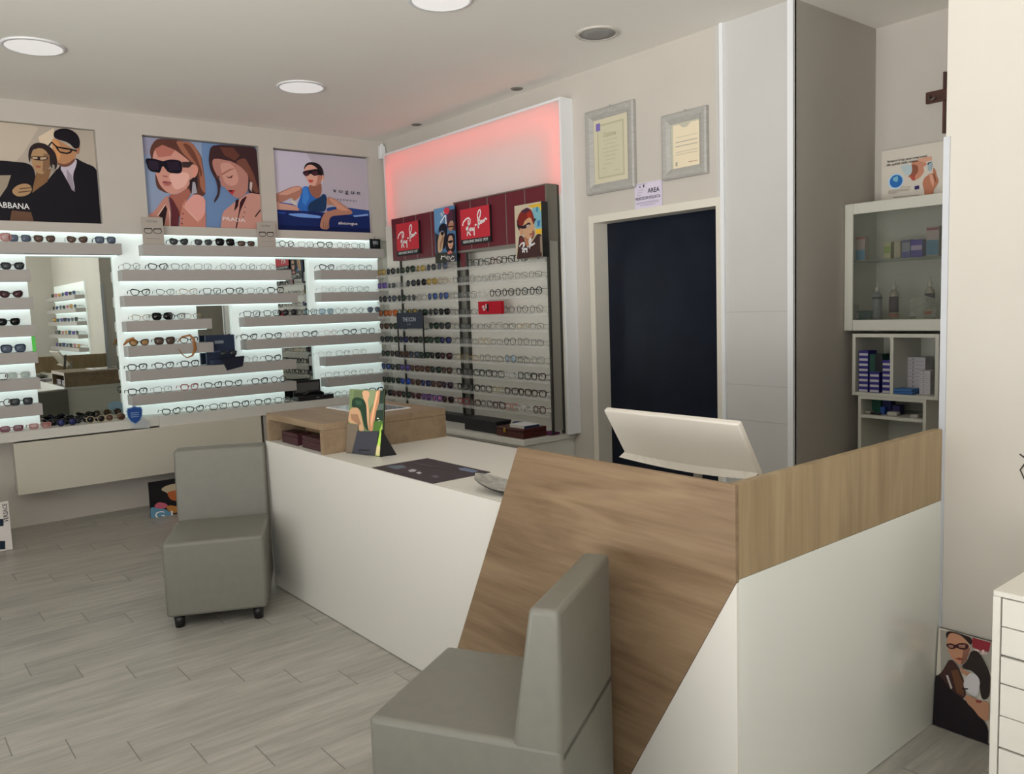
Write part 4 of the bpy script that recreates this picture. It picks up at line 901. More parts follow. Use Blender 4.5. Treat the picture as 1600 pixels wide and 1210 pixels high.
# blue shield
t = thing('display_card', 'blue shield shaped card on a clear stand at the base shelf joint', 'card', (1.67, 6.67, 0.655))
bm = bmesh.new(); sh = [(-0.052, 0.150), (-0.045, 0.168), (-0.02, 0.170), (0, 0.180), (0.02, 0.170), (0.045, 0.168), (0.052, 0.150), (0.048, 0.105), (0.03, 0.07), (0, 0.050), (-0.03, 0.07), (-0.048, 0.105)]
prism(bm, [(x, 0.0, z) for x, z in sh], (0, 0.003, 0)); obj('shield', bm, mat('shield_blue', '#1f4f9c', 0.4), t)
bm = bmesh.new(); prism(bm, [(x*1.13, 0.0035, 0.115+(z-0.115)*1.12) for x, z in sh], (0, 0.002, 0)); obj('shield_rim', bm, mat('shield_rim', '#a9c4dc', 0.4), t)
for z in (0.130, 0.115, 0.100): bx('lettering', mat('shield_print', '#8fb0dc', 0.5), 1.67-0.03, 1.67+0.03, 6.6685, 6.6695, 0.655+z, 0.655+z+0.006, t)
bm = bmesh.new(); prism(bm, [(-0.02, 0.006, 0.01), (0.10, 0.006, 0.0), (0.10, 0.006, 0.055), (0.02, 0.006, 0.125), (-0.03, 0.006, 0.10)], (0, 0.003, 0)); obj('stand_plate', bm, glassy('clear_plate', '#dfe4ea', 0.45, 0.1), t)
# navy case, sunglasses cloth
t = thing('eyewear_case', 'open navy case standing in front of the narrow mirror', 'case', (2.43, 6.86, TOPS[5])); NAVY = mat('navy_box', '#22304c', 0.5)
bx('lid', NAVY, 2.312, 2.555, 6.87, 6.895, TOPS[5]+0.001, 1.345, t, 0.003); bx('tray', NAVY, 2.33, 2.56, 6.80, 6.868, TOPS[5]+0.001, 1.145, t, 0.003)
bx('label_plate', mat('case_label', '#8d96a0', 0.4), 2.385, 2.46, 6.868, 6.8695, 1.275, 1.30, t)
bx('print', mat('case_print', '#42527a', 0.4), 2.355, 2.50, 6.8685, 6.8695, 1.20, 1.215, t)
bm = bmesh.new(); prism(bm, [(2.40-2.47, 6.775-6.83, TOPS[5]+0.045-TOPS[5]), (2.595-2.47, 6.775-6.83, 0.060), (2.575-2.47, 6.772-6.83, -0.025), (2.44-2.47, 6.772-6.83, -0.052)], (0, 0.003, 0))
prism(bm, [(2.40-2.47, 6.778-6.83, 0.045), (2.595-2.47, 6.778-6.83, 0.060), (2.60-2.47, 6.84-6.83, 0.055), (2.41-2.47, 6.84-6.83, 0.048)], (0, 0, 0.003))
tag(obj('cleaning_cloth', bm, mat('midnight_cloth', '#12152c', 0.75), None, (2.47, 6.83, TOPS[5])), 'midnight blue cloth draped over the shelf before the navy case', 'cloth')
t = thing('eyewear_case', 'open black case on the base shelf below the low mirror', 'case', (3.19, 6.78, 0.735))
bx('tray', BLACKP, 3.02, 3.36, 6.70, 6.82, 0.7355, 0.775, t, 0.004); bx('lid', BLACKP, 3.04, 3.30, 6.835, 6.85, 0.7355, 0.905, t, 0.003)
bx('lining', mat('case_lining', '#5c5a58', 0.7), 3.055, 3.285, 6.832, 6.8345, 0.80, 0.885, t); bx('badge', mat('case_badge', '#8a8f98', 0.3), 3.19, 3.22, 6.6985, 6.6995, 0.752, 0.76, t)
bm = bmesh.new(); tube(bm, [(3.10-3.19, 6.75-6.78, 0.045), (3.14-3.19, 6.74-6.78, 0.075), (3.22-3.19, 6.74-6.78, 0.078), (3.28-3.19, 6.75-6.78, 0.045)], 0.016, 8); obj('cushion', bm, BLACKP, t)
# amber strap
bm = bmesh.new(); AMB = glassy('amber_plastic', '#b8752a', 0.75, 0.15)
zz = TOPS[4]
P_ = [(2.06, 6.79, zz+0.012), (2.10, 6.785, zz+0.055), (2.16, 6.78, zz+0.065), (2.185, 6.772, zz+0.03), (2.19, 6.77, zz-0.05), (2.165, 6.768, zz-0.10), (2.12, 6.768, zz-0.115), (2.085, 6.768, zz-0.085), (2.06, 6.768, zz-0.04)]
tube(bm, P_, [0.004, 0.007, 0.010, 0.013, 0.012, 0.008, 0.005, 0.004, 0.002], 8, flat=0.3)
tag(obj('amber_band', bm, AMB), 'amber coloured band looping down over a middle shelf edge', 'band')
bm = bmesh.new(); tube(bm, [(1.66, 6.80, zz+0.01), (1.69, 6.79, zz+0.045), (1.73, 6.785, zz+0.06), (1.76, 6.79, zz+0.03)], [0.006, 0.014, 0.012, 0.005], 8, flat=0.4)
tag(obj('amber_band', bm, AMB), 'amber coloured band lying at the left end of a middle shelf', 'band')
t = thing('price_tag', 'bright green upright strip at the end of a short left shelf', 'tag', (1.055, 6.80, TOPS[4])); bx('strip', mat('lime_acrylic', '#5fd257', 0.3, emit='#3fc24a', es=0.15), 1.045, 1.068, 6.795, 6.80, TOPS[4]+0.001, TOPS[4]+0.12, t); bx('foot', mat('lime_foot', '#4fae49', 0.3), 1.045, 1.068, 6.8005, 6.83, TOPS[4]+0.0005, TOPS[4]+0.004, t)

# ---------------------------------------------------------------- eyewear
SHP = {  # outline of one lens: half width, half height, superellipse power, top lift outward, bottom narrowing
 'round': (0.0235, 0.0225, 2.0, 0.0, 0.0), 'square': (0.0285, 0.0225, 4.5, 0.0, 0.08), 'rectangular': (0.0275, 0.018, 4.0, 0.0, 0.05),
 'cat-eye': (0.0285, 0.0205, 2.8, 0.007, 0.22), 'aviator': (0.028, 0.0245, 2.6, -0.001, 0.30), 'wayfarer': (0.0280, 0.0215, 3.2, 0.003, 0.16), 'oversized': (0.0335, 0.0265, 3.6, 0.002, 0.10)}
def outline(sh, n, sgn, grow=0.0):
    a, b, p, lift, nar = SHP[sh]; a += grow; b += grow; out = []
    for k in range(n):
        t = 2*PI*k/n; c, s_ = math.cos(t), math.sin(t)
        x = a*math.copysign(abs(c)**(2/p), c); z = b*math.copysign(abs(s_)**(2/p), s_)
        x *= 1 - nar*max(0.0, -z/b); z += lift*max(0.0, x/a)*max(0.0, z/b + 0.4)
        out.append((sgn*x, z))
    return out
MESHC = {}
def glasses_meshes(sh, fm, r):
    key = (sh, fm, r)
    if key in MESHC: return MESHC[key]
    a, b, p, lift, nar = SHP[sh]; cx = a + 0.0105 if r > 0.0016 else a + 0.009; sc = 1.0
    zc = b + r; n = 18; res = {}
    W = cx + a
    bm = bmesh.new()
    for sg in (-1, 1):
        tube(bm, [(sg*cx + x, 0.006*(abs(sg*cx + x)/W)**2, zc + z) for x, z in outline(sh, n, sg)], [r*1.0 + (r*0.5 if (sh in ('cat-eye', 'wayfarer', 'oversized') and z_ > 0) else 0) for x_, z_ in outline(sh, n, sg)], 6, closed=True, flat=1.2)
        tube(bm, [(sg*(W-0.001), 0.005, zc + b*0.45 + lift*0.6), (sg*(W+0.004), 0.009, zc + b*0.48 + lift*0.7)], r*1.1, 6)
    tube(bm, [(-(cx-a)-0.001, 0.0, zc+b*0.30), (0, -0.002, zc+b*0.42), ((cx-a)+0.001, 0.0, zc+b*0.30)], r*1.1, 6)
    if sh == 'aviator': tube(bm, [(-(cx-a)-0.004, 0.0, zc+b*0.72), (0, -0.001, zc+b*0.78), ((cx-a)+0.004, 0.0, zc+b*0.72)], r*0.9, 6)
    def mk(bm, nm):
        me = bpy.data.meshes.new(nm); bmesh.ops.recalc_face_normals(bm, faces=bm.faces[:]); bm.to_mesh(me); bm.free(); return me
    res['frame'] = mk(bm, 'frame')
    for sg in (-1, 1):
        bm = bmesh.new(); o_ = outline(sh, n, sg, -r*0.3)
        fr = [bm.verts.new((sg*cx + x, 0.006*(abs(sg*cx + x)/W)**2 - 0.0006, zc + z)) for x, z in o_]; bk = [bm.verts.new((sg*cx + x, 0.006*(abs(sg*cx + x)/W)**2 + 0.0008, zc + z)) for x, z in o_]
        cf = bm.verts.new((sg*cx, -0.0018 + 0.006*(cx/W)**2, zc)); cb = bm.verts.new((sg*cx, 0.0 + 0.006*(cx/W)**2, zc))
        for k in range(n):
            k2 = (k+1) % n
            for q in ((fr[k], fr[k2], cf), (bk[k2], bk[k], cb), (fr[k2], fr[k], bk[k], bk[k2])):
                f = bm.faces.new(q); f.smooth = True
        res['lens%d' % sg] = mk(bm, 'lens')
    hz = zc + b*0.48 + lift*0.7
    for sg in (-1, 1):
        bm = bmesh.new(); x = sg*(W + 0.004)
        tube(bm, [(x, 0.009, hz), (x*0.995, 0.05, hz), (x*0.97, 0.085, hz-0.002), (x*0.94, 0.105, max(0.0035, hz-0.022))], [r*1.25, r*1.25, r*1.2, r*1.3], 6, flat=0.6)
        res['temple%d' % sg] = mk(bm, 'temple')
    MESHC[key] = res; return res
FM = {}
def fmat(c):
    tb = {'black': ('#141416', .25, 0), 'tortoise': ('#3c2416', .25, 0), 'gold': ('#b9975a', .25, .9), 'silver': ('#9a9a98', .25, .9), 'gunmetal': ('#4a4a4c', .3, .8), 'red': ('#a31f2c', .3, 0), 'navy': ('#1a2550', .3, 0),
          'brown': ('#4e3024', .3, 0), 'dark brown': ('#2e1c18', .3, 0), 'grey': ('#6c6c6e', .35, 0), 'pink': ('#c98a88', .3, 0), 'crimson': ('#7d1e40', .3, 0), 'purple': ('#4c2f86', .3, 0), 'clear': ('#d8d8d6', .2, 0), 'orange': ('#b4581c', .25, 0),
          'cream': ('#b8a888', .3, 0), 'light blue': ('#7fa6bc', .3, 0), 'maroon': ('#4c1820', .3, 0), 'dark green': ('#17261e', .3, 0), 'green': ('#5fae74', .3, 0)}
    h, r, m = tb[c]; return mat('frame_' + c.replace(' ', '_'), h, r, metal=m)
def lmat(c):
    if c is None: return glassy('lens_demo', '#dfe8e6', 0.07, 0.02)
    tb = {'black': ('#0c0d10', .93), 'grey': ('#3c4046', .82), 'brown': ('#5a3a28', .80), 'blue': ('#3a5a9c', .80), 'green': ('#24402e', .85), 'blue grey': ('#55617a', .75), 'amber': ('#c08a3a', .7), 'gold': ('#b09850', .8), 'pink': ('#c48a86', .55),
          'violet': ('#6a4ca8', .75), 'crimson': ('#8a3052', .6), 'silver': ('#a9c2d4', .85), 'bright blue': ('#1f50c8', .85), 'mint': ('#a9bdae', .5), 'purple': ('#6a3a78', .75), 'wine': ('#4a1c28', .85), 'navy': ('#28306c', .85), 'light blue': ('#9cc4d8', .45), 'teal': ('#3f8a8c', .8), 'orange': ('#c86a20', .7), 'rose': ('#b06a98', .7)}
    h, a = tb[c]; return glassy('lens_' + c.replace(' ', '_'), h, a, 0.06)
GC = [0]
def glasses(x, y, z, face, sh, fc, lc, where, group, scale=1.0, jit=4, thin=False):
    """face: 0 looks toward -Y, -90 looks toward -X"""
    r = 0.0015 if thin else (0.0026 if sh != 'oversized' else 0.0030)
    ms = glasses_meshes(sh, fc, r); a = SHP[sh][0]; k = scale * 0.155 / (2*(2*a + 0.018))
    if sh == 'oversized': k *= 1.08
    if sh == 'round': k *= 0.93
    nm = 'eyeglasses' if lc is None else 'sunglasses'
    d = ('thin ' if thin and lc is None else '') + fc + ' ' + sh + ' '
    lb = (d + nm + (' with %s lenses' % lc if lc and lc != fc else '') + ', ' + where)
    if len(lb.split()) > 16: lb = lb.replace(' on the ', ' on ').replace('from left ', 'along ').replace('under the large mirror', 'under mirror')
    t = thing(nm, lb, 'glasses' if lc is None else 'sunglasses', (x, y, z + 0.0008), math.radians(face + R_.uniform(-jit, jit)), group)
    t.scale = (k, k, k)
    fm, lm = fmat(fc), lmat(lc)
    for key, nme, m in (('frame', 'frame', fm), ('lens-1', 'lens', lm), ('lens1', 'lens', lm), ('temple-1', 'temple', fm), ('temple1', 'temple', fm)):
        me = ms[key]
        o_ = bpy.data.objects.new(nme, me); COL.objects.link(o_); o_.parent = t
        if not me.materials: me.materials.append(m)
        if me.materials[0] is not m: o_.material_slots[0].link = 'OBJECT'; o_.material_slots[0].material = m
    return t
def row(y, z, zlab, items, group, dz_px):
    """items: (pixel x, shape, frame colour, lens colour[, thin]) along a shelf of the display wall"""
    its = sorted(items, key=lambda q: q[0])
    for i, it in enumerate(its):
        x = on(it[0], dz_px, 1, y).x
        wh = '%s from left on %s' % (ordn[i], zlab)
        glasses(x, y, z, 0, it[1], it[2], it[3], wh, 'eyewear on the lit display wall', thin=len(it) > 4)
YG = 6.792
B_ = 'black'
row(YG, TOPS[0], 'the top left shelf', [(-2,'oversized','pink','pink'),(31,'square','blue' if 0 else 'navy','blue grey',1),(70,'wayfarer','brown','brown',1),(97,'wayfarer','brown','brown',1) if 0 else (121,'cat-eye','brown','brown',1),(165,'square','navy','blue grey')], 0, 375)
row(YG, TOPS[0], 'the long top shelf', [(280,'cat-eye',B_,'grey'),(318,'wayfarer','grey','grey',1),(352,'oversized',B_,'black'),(385,'rectangular','dark brown','brown'),(448,'round',B_,None),(478,'square','gunmetal',None,1),(508,'wayfarer',B_,None),(537,'round','gunmetal',None,1),(560,'square',B_,None,1)], 0, 380)
for i, its in enumerate([[(22,'wayfarer',B_,'grey')], [(20,'cat-eye','dark brown','wine')], [(16,'wayfarer',B_,'black')], [(24,'oversized','navy','blue grey')], [(33,'square','clear','mint'),(-3,'square','brown',None)], [(37,'square',B_,'grey'),(6,'round','tortoise',None)]]):
    row(YG, TOPS[i+1], 'the %s short shelf left of mirror' % ordn[i], its, 0, 440+45*i)
M_ = 'the middle stack, row %s'
rows = {1: [(209,'round','gunmetal',None,1),(250,'cat-eye',B_,None),(285,'wayfarer','gunmetal',None,1),(320,'square','gunmetal',None,1),(359,'round','silver',None,1),(390,'round',B_,None,1),(421,'round','brown',None,1)],
 2: [(223,'cat-eye',B_,None),(262,'cat-eye',B_,None,1),(298,'cat-eye','gold',None,1),(335,'square',B_,None),(370,'wayfarer',B_,None),(402,'square','gunmetal',None,1),(434,'wayfarer',B_,None)],
 3: [(225,'cat-eye','gold',None,1),(258,'oversized',B_,'black'),(279,'cat-eye','grey',None),(304,'cat-eye','gold',None,1)],
 4: [(222,'cat-eye',B_,'amber'),(262,'oversized','tortoise','brown'),(300,'cat-eye',B_,None)],
 5: [(220,'wayfarer',B_,None),(262,'cat-eye',B_,None),(302,'wayfarer',B_,None),(397,'round','silver',None,1),(432,'cat-eye',B_,None)],
 6: [(221,'wayfarer',B_,None),(260,'square','gunmetal',None,1),(302,'wayfarer','red',None),(339,'cat-eye','gunmetal',None),(371,'cat-eye','gunmetal',None),(412,'wayfarer',B_,None),(441,'round',B_,None)]}
for i, its in rows.items(): row(YG, TOPS[i], 'the middle stack, %s shelf down' % ordn[i-1], its, 0, 410+45*i)
rows = {1: [(513,'cat-eye',B_,None),(546,'square',B_,None,1),(573,'cat-eye',B_,None,1)], 2: [(515,'round','clear',None,1),(545,'square','silver',None,1),(570,'round','silver',None,1)],
 3: [(397,'square',B_,None),(428,'square',B_,None),(456,'round',B_,'grey'),(487,'square',B_,None),(513,'square','light blue','light blue'),(537,'round','dark green',None,1),(562,'round','gunmetal',None,1),(587,'aviator','grey','blue grey',1)],
 4: [(393,'cat-eye',B_,None),(431,'cat-eye',B_,None),(460,'round','pink',None,1),(488,'cat-eye','gunmetal',None),(520,'round','pink',None,1),(550,'cat-eye',B_,None),(578,'square',B_,None)],
 5: [(512,'round','clear',None,1),(540,'square','silver',None,1),(566,'square','gold',None,1)], 6: [(524,'square','silver',None,1),(552,'round','silver',None,1),(577,'square','gold',None,1)]}
for i, its in rows.items(): row(YG, TOPS[i], 'the right stack, %s shelf down' % ordn[i-1], its, 0, 410+42*i)
YB_ = 6.745
row(YB_, 0.733, 'the base shelf under the large mirror', [(17,'rectangular','crimson','crimson'),(62,'rectangular','pink','pink'),(104,'round',B_,'navy'),(150,'round','cream','black'),(180,'round','cream','brown'),(198,'round','brown','brown',1)], 0, 655)
for i, (x, sh, fc, lc) in enumerate(((90,'wayfarer',B_,'black'),(126,'rectangular',B_,'grey'),(143,'wayfarer',B_,'grey'))):
    w = on(x, 640, 1, 6.86); glasses(w.x, 6.83, 0.733, 0, sh, fc, lc, '%s in the back row, base shelf' % ordn[i], 'eyewear on the lit display wall')
row(YB_, 0.735, 'the right base shelf', [(268,'cat-eye',B_,None),(305,'cat-eye',B_,None),(342,'square',B_,None),(377,'wayfarer',B_,None),(412,'wayfarer',B_,None),(443,'square',B_,None),(524,'round','gunmetal',None,1),(545,'round','gold',None,1),(566,'square','gunmetal',None,1),(590,'wayfarer',B_,None)], 0, 640)
glasses(2.47, 6.80, TOPS[5]+0.068, 0, 'rectangular', B_, 'grey', 'resting on the midnight blue cloth', 'eyewear on the lit display wall')
# ---- rack on the right wall: ten rails, nearer half spectacles, farther half sunglasses
RR = [  # (sunglasses of the far half), (near half)
 ([('aviator','gold','gold',1),('round',B_,'grey'),('round','gunmetal','green',1),('aviator',B_,'green'),('round','gold','gold',1),('round','gunmetal','grey',1),('aviator','gunmetal','blue grey',1)], [('square',B_,None),('square',B_,None),('round','maroon',None),('square',B_,None),('wayfarer',B_,None)]),
 ([('square','purple','violet'),('rectangular','silver','grey',1),('rectangular','silver',None,1),('round',B_,'grey'),('round',B_,'black'),('aviator','gold','gold',1),('round','gold',None,1)], [('square','gunmetal',None,1),('round','silver',None,1),('rectangular','silver',None,1),('square','gunmetal',None,1),('round','silver',None,1),('rectangular','silver',None,1),('rectangular','gunmetal',None,1)]),
 ([('round',B_,'grey'),('round',B_,'blue grey'),('round',B_,'green'),('round','silver','grey',1),('round','silver',None,1),('aviator','gunmetal','blue',1),('aviator','gunmetal','blue',1)], [('round','silver',None,1),('square','silver',None,1),('round','clear',None,1),('round',B_,None),('round',B_,None),('round',B_,None),('round',B_,None)]),
 ([('aviator','tortoise','orange'),('aviator','orange','orange'),('aviator',B_,'mint'),('aviator',B_,'gold'),('square',B_,'green'),('round',B_,'grey'),('wayfarer',B_,'black')], [('rectangular','gunmetal',None,1),('rectangular',B_,None,1),('square','silver',None,1),('round','silver',None,1),('round','gunmetal',None,1),('round',B_,None,1),('round','gunmetal',None,1)]),
 ([('wayfarer','tortoise','brown'),('wayfarer','tortoise','green'),('wayfarer',B_,'green'),('wayfarer',B_,'grey'),('wayfarer',B_,'black'),('wayfarer',B_,'green'),('wayfarer',B_,'grey')], [('rectangular','gunmetal',None,1),('rectangular',B_,None,1),('rectangular','gunmetal',None,1),('square','silver',None,1),('rectangular',B_,None,1),('rectangular','gold',None,1),('rectangular','brown',None,1)]),
 ([('wayfarer',B_,'grey'),('wayfarer',B_,'green'),('wayfarer',B_,'navy'),('wayfarer',B_,'black'),('wayfarer','tortoise','green'),('wayfarer',B_,'green'),('wayfarer',B_,'navy')], [('square','silver',None,1),('rectangular','silver',None,1),('square','gold',None,1),('rectangular','silver',None,1),('round',B_,None,1),('round','gunmetal',None,1),('rectangular','gunmetal',None,1)]),
 ([('wayfarer',B_,'green'),('wayfarer','tortoise','grey'),('wayfarer','brown','brown'),('wayfarer',B_,'blue grey'),('wayfarer',B_,'green'),('wayfarer',B_,'black'),('wayfarer',B_,'wine')], [('square','gold',None,1),('rectangular','gold',None,1),('round','gunmetal',None,1),('rectangular','brown',None,1),('round','silver','silver'),('rectangular','gunmetal',None,1),('square','silver',None,1)]),
 ([('wayfarer','navy','blue'),('wayfarer',B_,'grey'),('wayfarer','navy','violet'),('wayfarer','brown','brown'),('wayfarer','brown','brown'),('wayfarer',B_,'green'),('wayfarer','dark brown','brown')], [('wayfarer',B_,None),('square',B_,None),('wayfarer',B_,None),('square',B_,None),('wayfarer','clear',None),('square',B_,None),('wayfarer','dark brown',None)]),
 ([('wayfarer',B_,'green'),('wayfarer','dark green','green'),('wayfarer','navy','bright blue'),('wayfarer','brown','brown'),('wayfarer','navy','navy'),('wayfarer','dark brown','brown'),('wayfarer','navy','wine')], [('wayfarer',B_,None),('wayfarer',B_,None),('square',B_,None),('wayfarer','cream',None),('wayfarer','gunmetal',None),('wayfarer','tortoise',None),('wayfarer','dark brown',None)]),
 ([('wayfarer',B_,'black'),('wayfarer','maroon','wine'),('wayfarer',B_,'green'),('wayfarer','maroon','wine'),('square','purple','purple'),('wayfarer','purple','rose'),('wayfarer','maroon','black')], [('square','red',None),('wayfarer','brown',None),('round','grey',None),('wayfarer','maroon',None),('wayfarer','pink',None),('wayfarer','clear',None),('round','maroon',None)])]
for i, (far, near) in enumerate(RR):
    z = ZR[i]; n = len(far)
    for k, it in enumerate(far):
        y = 6.64 - k*0.165
        if i == 4 and 5.85 < y < 6.30: continue
        glasses(3.874, y, z, -90, it[0], it[1], it[2], '%s from left, %s rail, far rack half' % (ordn[k], ordn[i]), 'sunglasses on the far half of the rack', scale=1.08, jit=4, thin=len(it) > 3)
    n = len(near); y0 = 5.43 if i else 5.36
    for k, it in enumerate(near):
        y = y0 - k*0.158 if i else 5.22 - k*0.145
        if i == 3 and 4.80 < y < 5.15: continue
        glasses(3.874, y, z, -90, it[0], it[1], it[2], '%s from left, %s rail, near rack half' % (ordn[k], ordn[i]), 'eyeglasses on the near half of the rack', scale=1.06, jit=4, thin=len(it) > 3)
# ---- shelves on the pillar wall beside the camera, seen in the large mirror
MS = [('blue','navy'),('grey',B_),('violet','purple'),('teal','navy'),('amber','gold'),('rose','pink'),('green','dark green'),('blue grey','grey')]
bm = bmesh.new(); box(bm, 2.84, 2.8595, -1.95, 0.30, 0.80, 2.10); struct('wall_display_front', bm, PAN)
for i in range(6):
    zt_ = 1.90 - 0.20*i
    t = thing('display_shelf', 'shelf across the shop, seen in the large mirror, %s from its top' % ordn[i], 'shelf', (2.8, -0.8, zt_-0.06), 0, 'shelves seen in the mirror')
    bx('shelf_body', SHELFW, 2.70, 2.8395, -1.95, 0.30, zt_-0.06, zt_, t); bx('led_strip', LED, 2.82, 2.832, -1.94, 0.29, zt_-0.066, zt_-0.0603, t)
    for k in range(7):
        lc, fc = MS[(i*3+k) % 8]
        glasses(2.715, 0.18 - k*0.27, zt_, -90, ('aviator', 'wayfarer', 'oversized')[(i+k) % 3], fc, lc, '%s along the %s mirrored shelf' % (ordn[k], ordn[i]), 'sunglasses seen in the mirror', scale=1.1)

# ---------------------------------------------------------------- niche behind the desk
NW = mat('niche_cabinet_white', '#d3d2c6', 0.45)
def carc(name, label, x0, x1, y0, y1, z0, z1, th, cat='cabinet', parts=()):
    t = thing(name, label, cat, (x1, 0.5*(y0+y1), z0))
    bx('side_panel', NW, x0, x1, y0, y0+th, z0, z1, t, 0.001, 1); bx('side_panel', NW, x0, x1, y1-th, y1, z0, z1, t, 0.001, 1)
    bx('top_panel', NW, x0, x1, y0+th+.0003, y1-th-.0003, z1-th, z1, t); bx('bottom_panel', NW, x0, x1, y0+th+.0003, y1-th-.0003, z0, z0+th, t)
    bx('back_panel', NW, x1-0.008, x1, y0+th+.0003, y1-th-.0003, z0+th, z1-th, t); return t
XC = 4.62
t = carc('glass_cabinet', 'white wall cabinet with a glass door in the niche', XC+0.022, 4.975, 1.85, 2.542, 1.29, 2.025, 0.018)
bm = bmesh.new(); o = t.location                       # door frame with a window
for (ya, yb2, za, zb2) in ((2.490, 2.542, 1.288, 2.028), (1.85, 1.902, 1.288, 2.028), (1.9021, 2.4899, 1.965, 2.028), (1.9021, 2.4899, 1.288, 1.352)): box(bm, XC-o.x, XC+0.02-o.x, ya-o.y, yb2-o.y, za-o.z, zb2-o.z, 0, 0.003, 1)
dr = obj('door', bm, NW, t)
bm = bmesh.new(); box(bm, XC+0.008-o.x, XC+0.012-o.x, 1.902-o.y, 2.49-o.y, 1.352-o.z, 1.965-o.z); obj('glass_pane', bm, glassy('cabinet_glass', '#70756a', 0.22, 0.03), dr)
ZS = 1.697
bx('shelf_glass', glassy('shelf_glass', '#8f9a8e', 0.5, 0.05), XC+0.03, 4.966, 1.869, 2.523, ZS-0.006, ZS, t)
def rx(name, label, px0, px1, h, x, z, mats, cat='box', dep=0.05, bands=(), group=None):
    """carton on a shelf of the niche, facing the room, found by its left and right edges in the photo"""
    ya, yb2 = on(px0, 450, 0, x).y, on(px1, 450, 0, x).y
    t = thing(name, label, cat, (x, 0.5*(ya+yb2), z), 0, group)
    bx('carton', mats, x, x+dep, yb2, ya, z+0.0005, z+h, t, 0.001, 1)
    for (a, b, h_) in bands: bx('printed_band', mat('band_'+h_.strip('#'), h_, 0.5), x-0.0008, x-0.0001, yb2+0.002, ya-0.002, z+h*a, z+h*b, t)
    return t
C_ = lambda n, h: mat(n, h, 0.5)
xs1 = 4.72
rx('carton', 'pale pink and blue carton on the upper glass shelf, leftmost', 1331, 1351, 0.145, xs1, ZS, C_('pale_pink_card', '#b3a29c'), bands=((0.05, 0.45, '#4f8cae'), (0.9, 0.97, '#a0403c')))
rx('carton', 'cream and green carton on the upper glass shelf', 1380, 1391, 0.10, xs1, ZS, C_('cream_card', '#b9b88e'), bands=((0.35, 0.75, '#8fa34a'),))
rx('carton', 'plain cream carton on the upper glass shelf', 1396, 1406, 0.10, xs1, ZS, C_('cream_card2', '#b5ad92'))
rx('carton', 'grey and violet carton on the upper glass shelf', 1408, 1421, 0.105, xs1, ZS, C_('grey_card', '#86889c'), bands=((0.0, 0.35, '#4c4a96'), (0.85, 0.95, '#35366c')))
rx('carton', 'bright violet carton on the upper glass shelf', 1422, 1440, 0.10, xs1, ZS, C_('violet_card', '#43289a'), bands=((0.42, 0.68, '#b3a6c4'),))
rx('carton', 'pink and blue carton on the upper glass shelf, rightmost', 1446, 1466, 0.165, xs1, ZS, C_('pink_card', '#b5a5a2'), bands=((0.05, 0.55, '#4a7f9c'), (0.88, 0.95, '#8f3040')))
ZB_ = 1.309
def bottle(name, label, px, x, h, body, bands, r=0.026, capc='#cfccc0'):
    y = on(px, 480, 0, x).y; t = thing(name, label, 'bottle', (x+0.02, y, ZB_), 0, 'lens care bottles behind the glass door')
    bm = bmesh.new(); lathe(bm, [(0.001, 0.0), (r, 0.001), (r, h*0.68), (r*0.92, h*0.72), (r*0.45, h*0.76), (r*0.42, h*0.78)], n=18); obj('bottle_body', bm, mat('bottle_'+body.strip('#'), body, 0.35), t)
    bm = bmesh.new(); lathe(bm, [(r*0.5, h*0.781), (r*0.5, h*0.86), (r*0.22, h*0.9), (r*0.15, h), (0.001, h+0.001)], n=14); obj('nozzle', bm, mat('nozzle_'+capc.strip('#'), capc, 0.4), t)
    for a, b, h_ in bands:
        bm = bmesh.new(); lathe(bm, [(r+0.0008, h*a), (r+0.0008, h*b)], n=18); obj('label_band', bm, mat('band_'+h_.strip('#'), h_, 0.5), t)
bottle('lens_solution_bottle', 'pale grey bottle with dark bands beside a green carton', 1368, 4.74, 0.26, '#8d9094', ((0.12, 0.17, '#2a3050'), (0.62, 0.67, '#22222c')))
bottle('lens_solution_bottle', 'white bottle with dark red purple label in the glass cabinet', 1394, 4.72, 0.27, '#b0a696', ((0.30, 0.64, '#4a3048'), (0.2, 0.27, '#9c4436')))
bottle('lens_solution_bottle', 'white bottle with violet and red label by the pillar', 1450, 4.72, 0.28, '#b9b09e', ((0.44, 0.66, '#3c3050'), (0.5, 0.56, '#8c3c44'), (0.24, 0.30, '#b05a3c')))
rx('carton', 'blue green carton at the left bottom of the glass cabinet', 1336, 1361, 0.095, 4.73, ZB_, C_('teal_card', '#17343c'), bands=((0.1, 0.9, '#1a3f4c'),))
for k in range(3): tag(bx('lens_box', C_('white_small_box', '#b5b3ae') if k else C_('navy_small_box', '#20284c'), 4.70, 4.725, on(1331.5, 480, 0, 4.7).y-0.028, on(1331.5, 480, 0, 4.7).y-0.001, ZB_+0.001+0.045*k, ZB_+0.001+0.045*k+0.040), '%s small box in the pile left of the green carton' % ('navy bottom', 'white middle', 'white top')[k], 'box', 'small boxes at the left of the glass cabinet')
bm = bmesh.new()                                        # crumpled clear bag
rnd = random.Random(3); g = []
for i in range(7):
    g.append([bm.verts.new((4.70+0.03*rnd.random(), 2.19-0.035*j+0.01*rnd.random(), ZB_+0.002+0.028*i*(1-0.06*abs(j-2)) + (0.008*rnd.random() if i else 0))) for j in range(5)])
for i in range(6):
    for j in range(4): bm.faces.new((g[i][j], g[i+1][j], g[i+1][j+1], g[i][j+1]))
bmesh.ops.solidify(bm, geom=bm.faces[:], thickness=0.002)
tag(obj('plastic_bag', bm, glassy('bag_film', '#d9dccf', 0.55, 0.12)), 'shiny crumpled clear bag between the bottles in glass cabinet', 'bag')
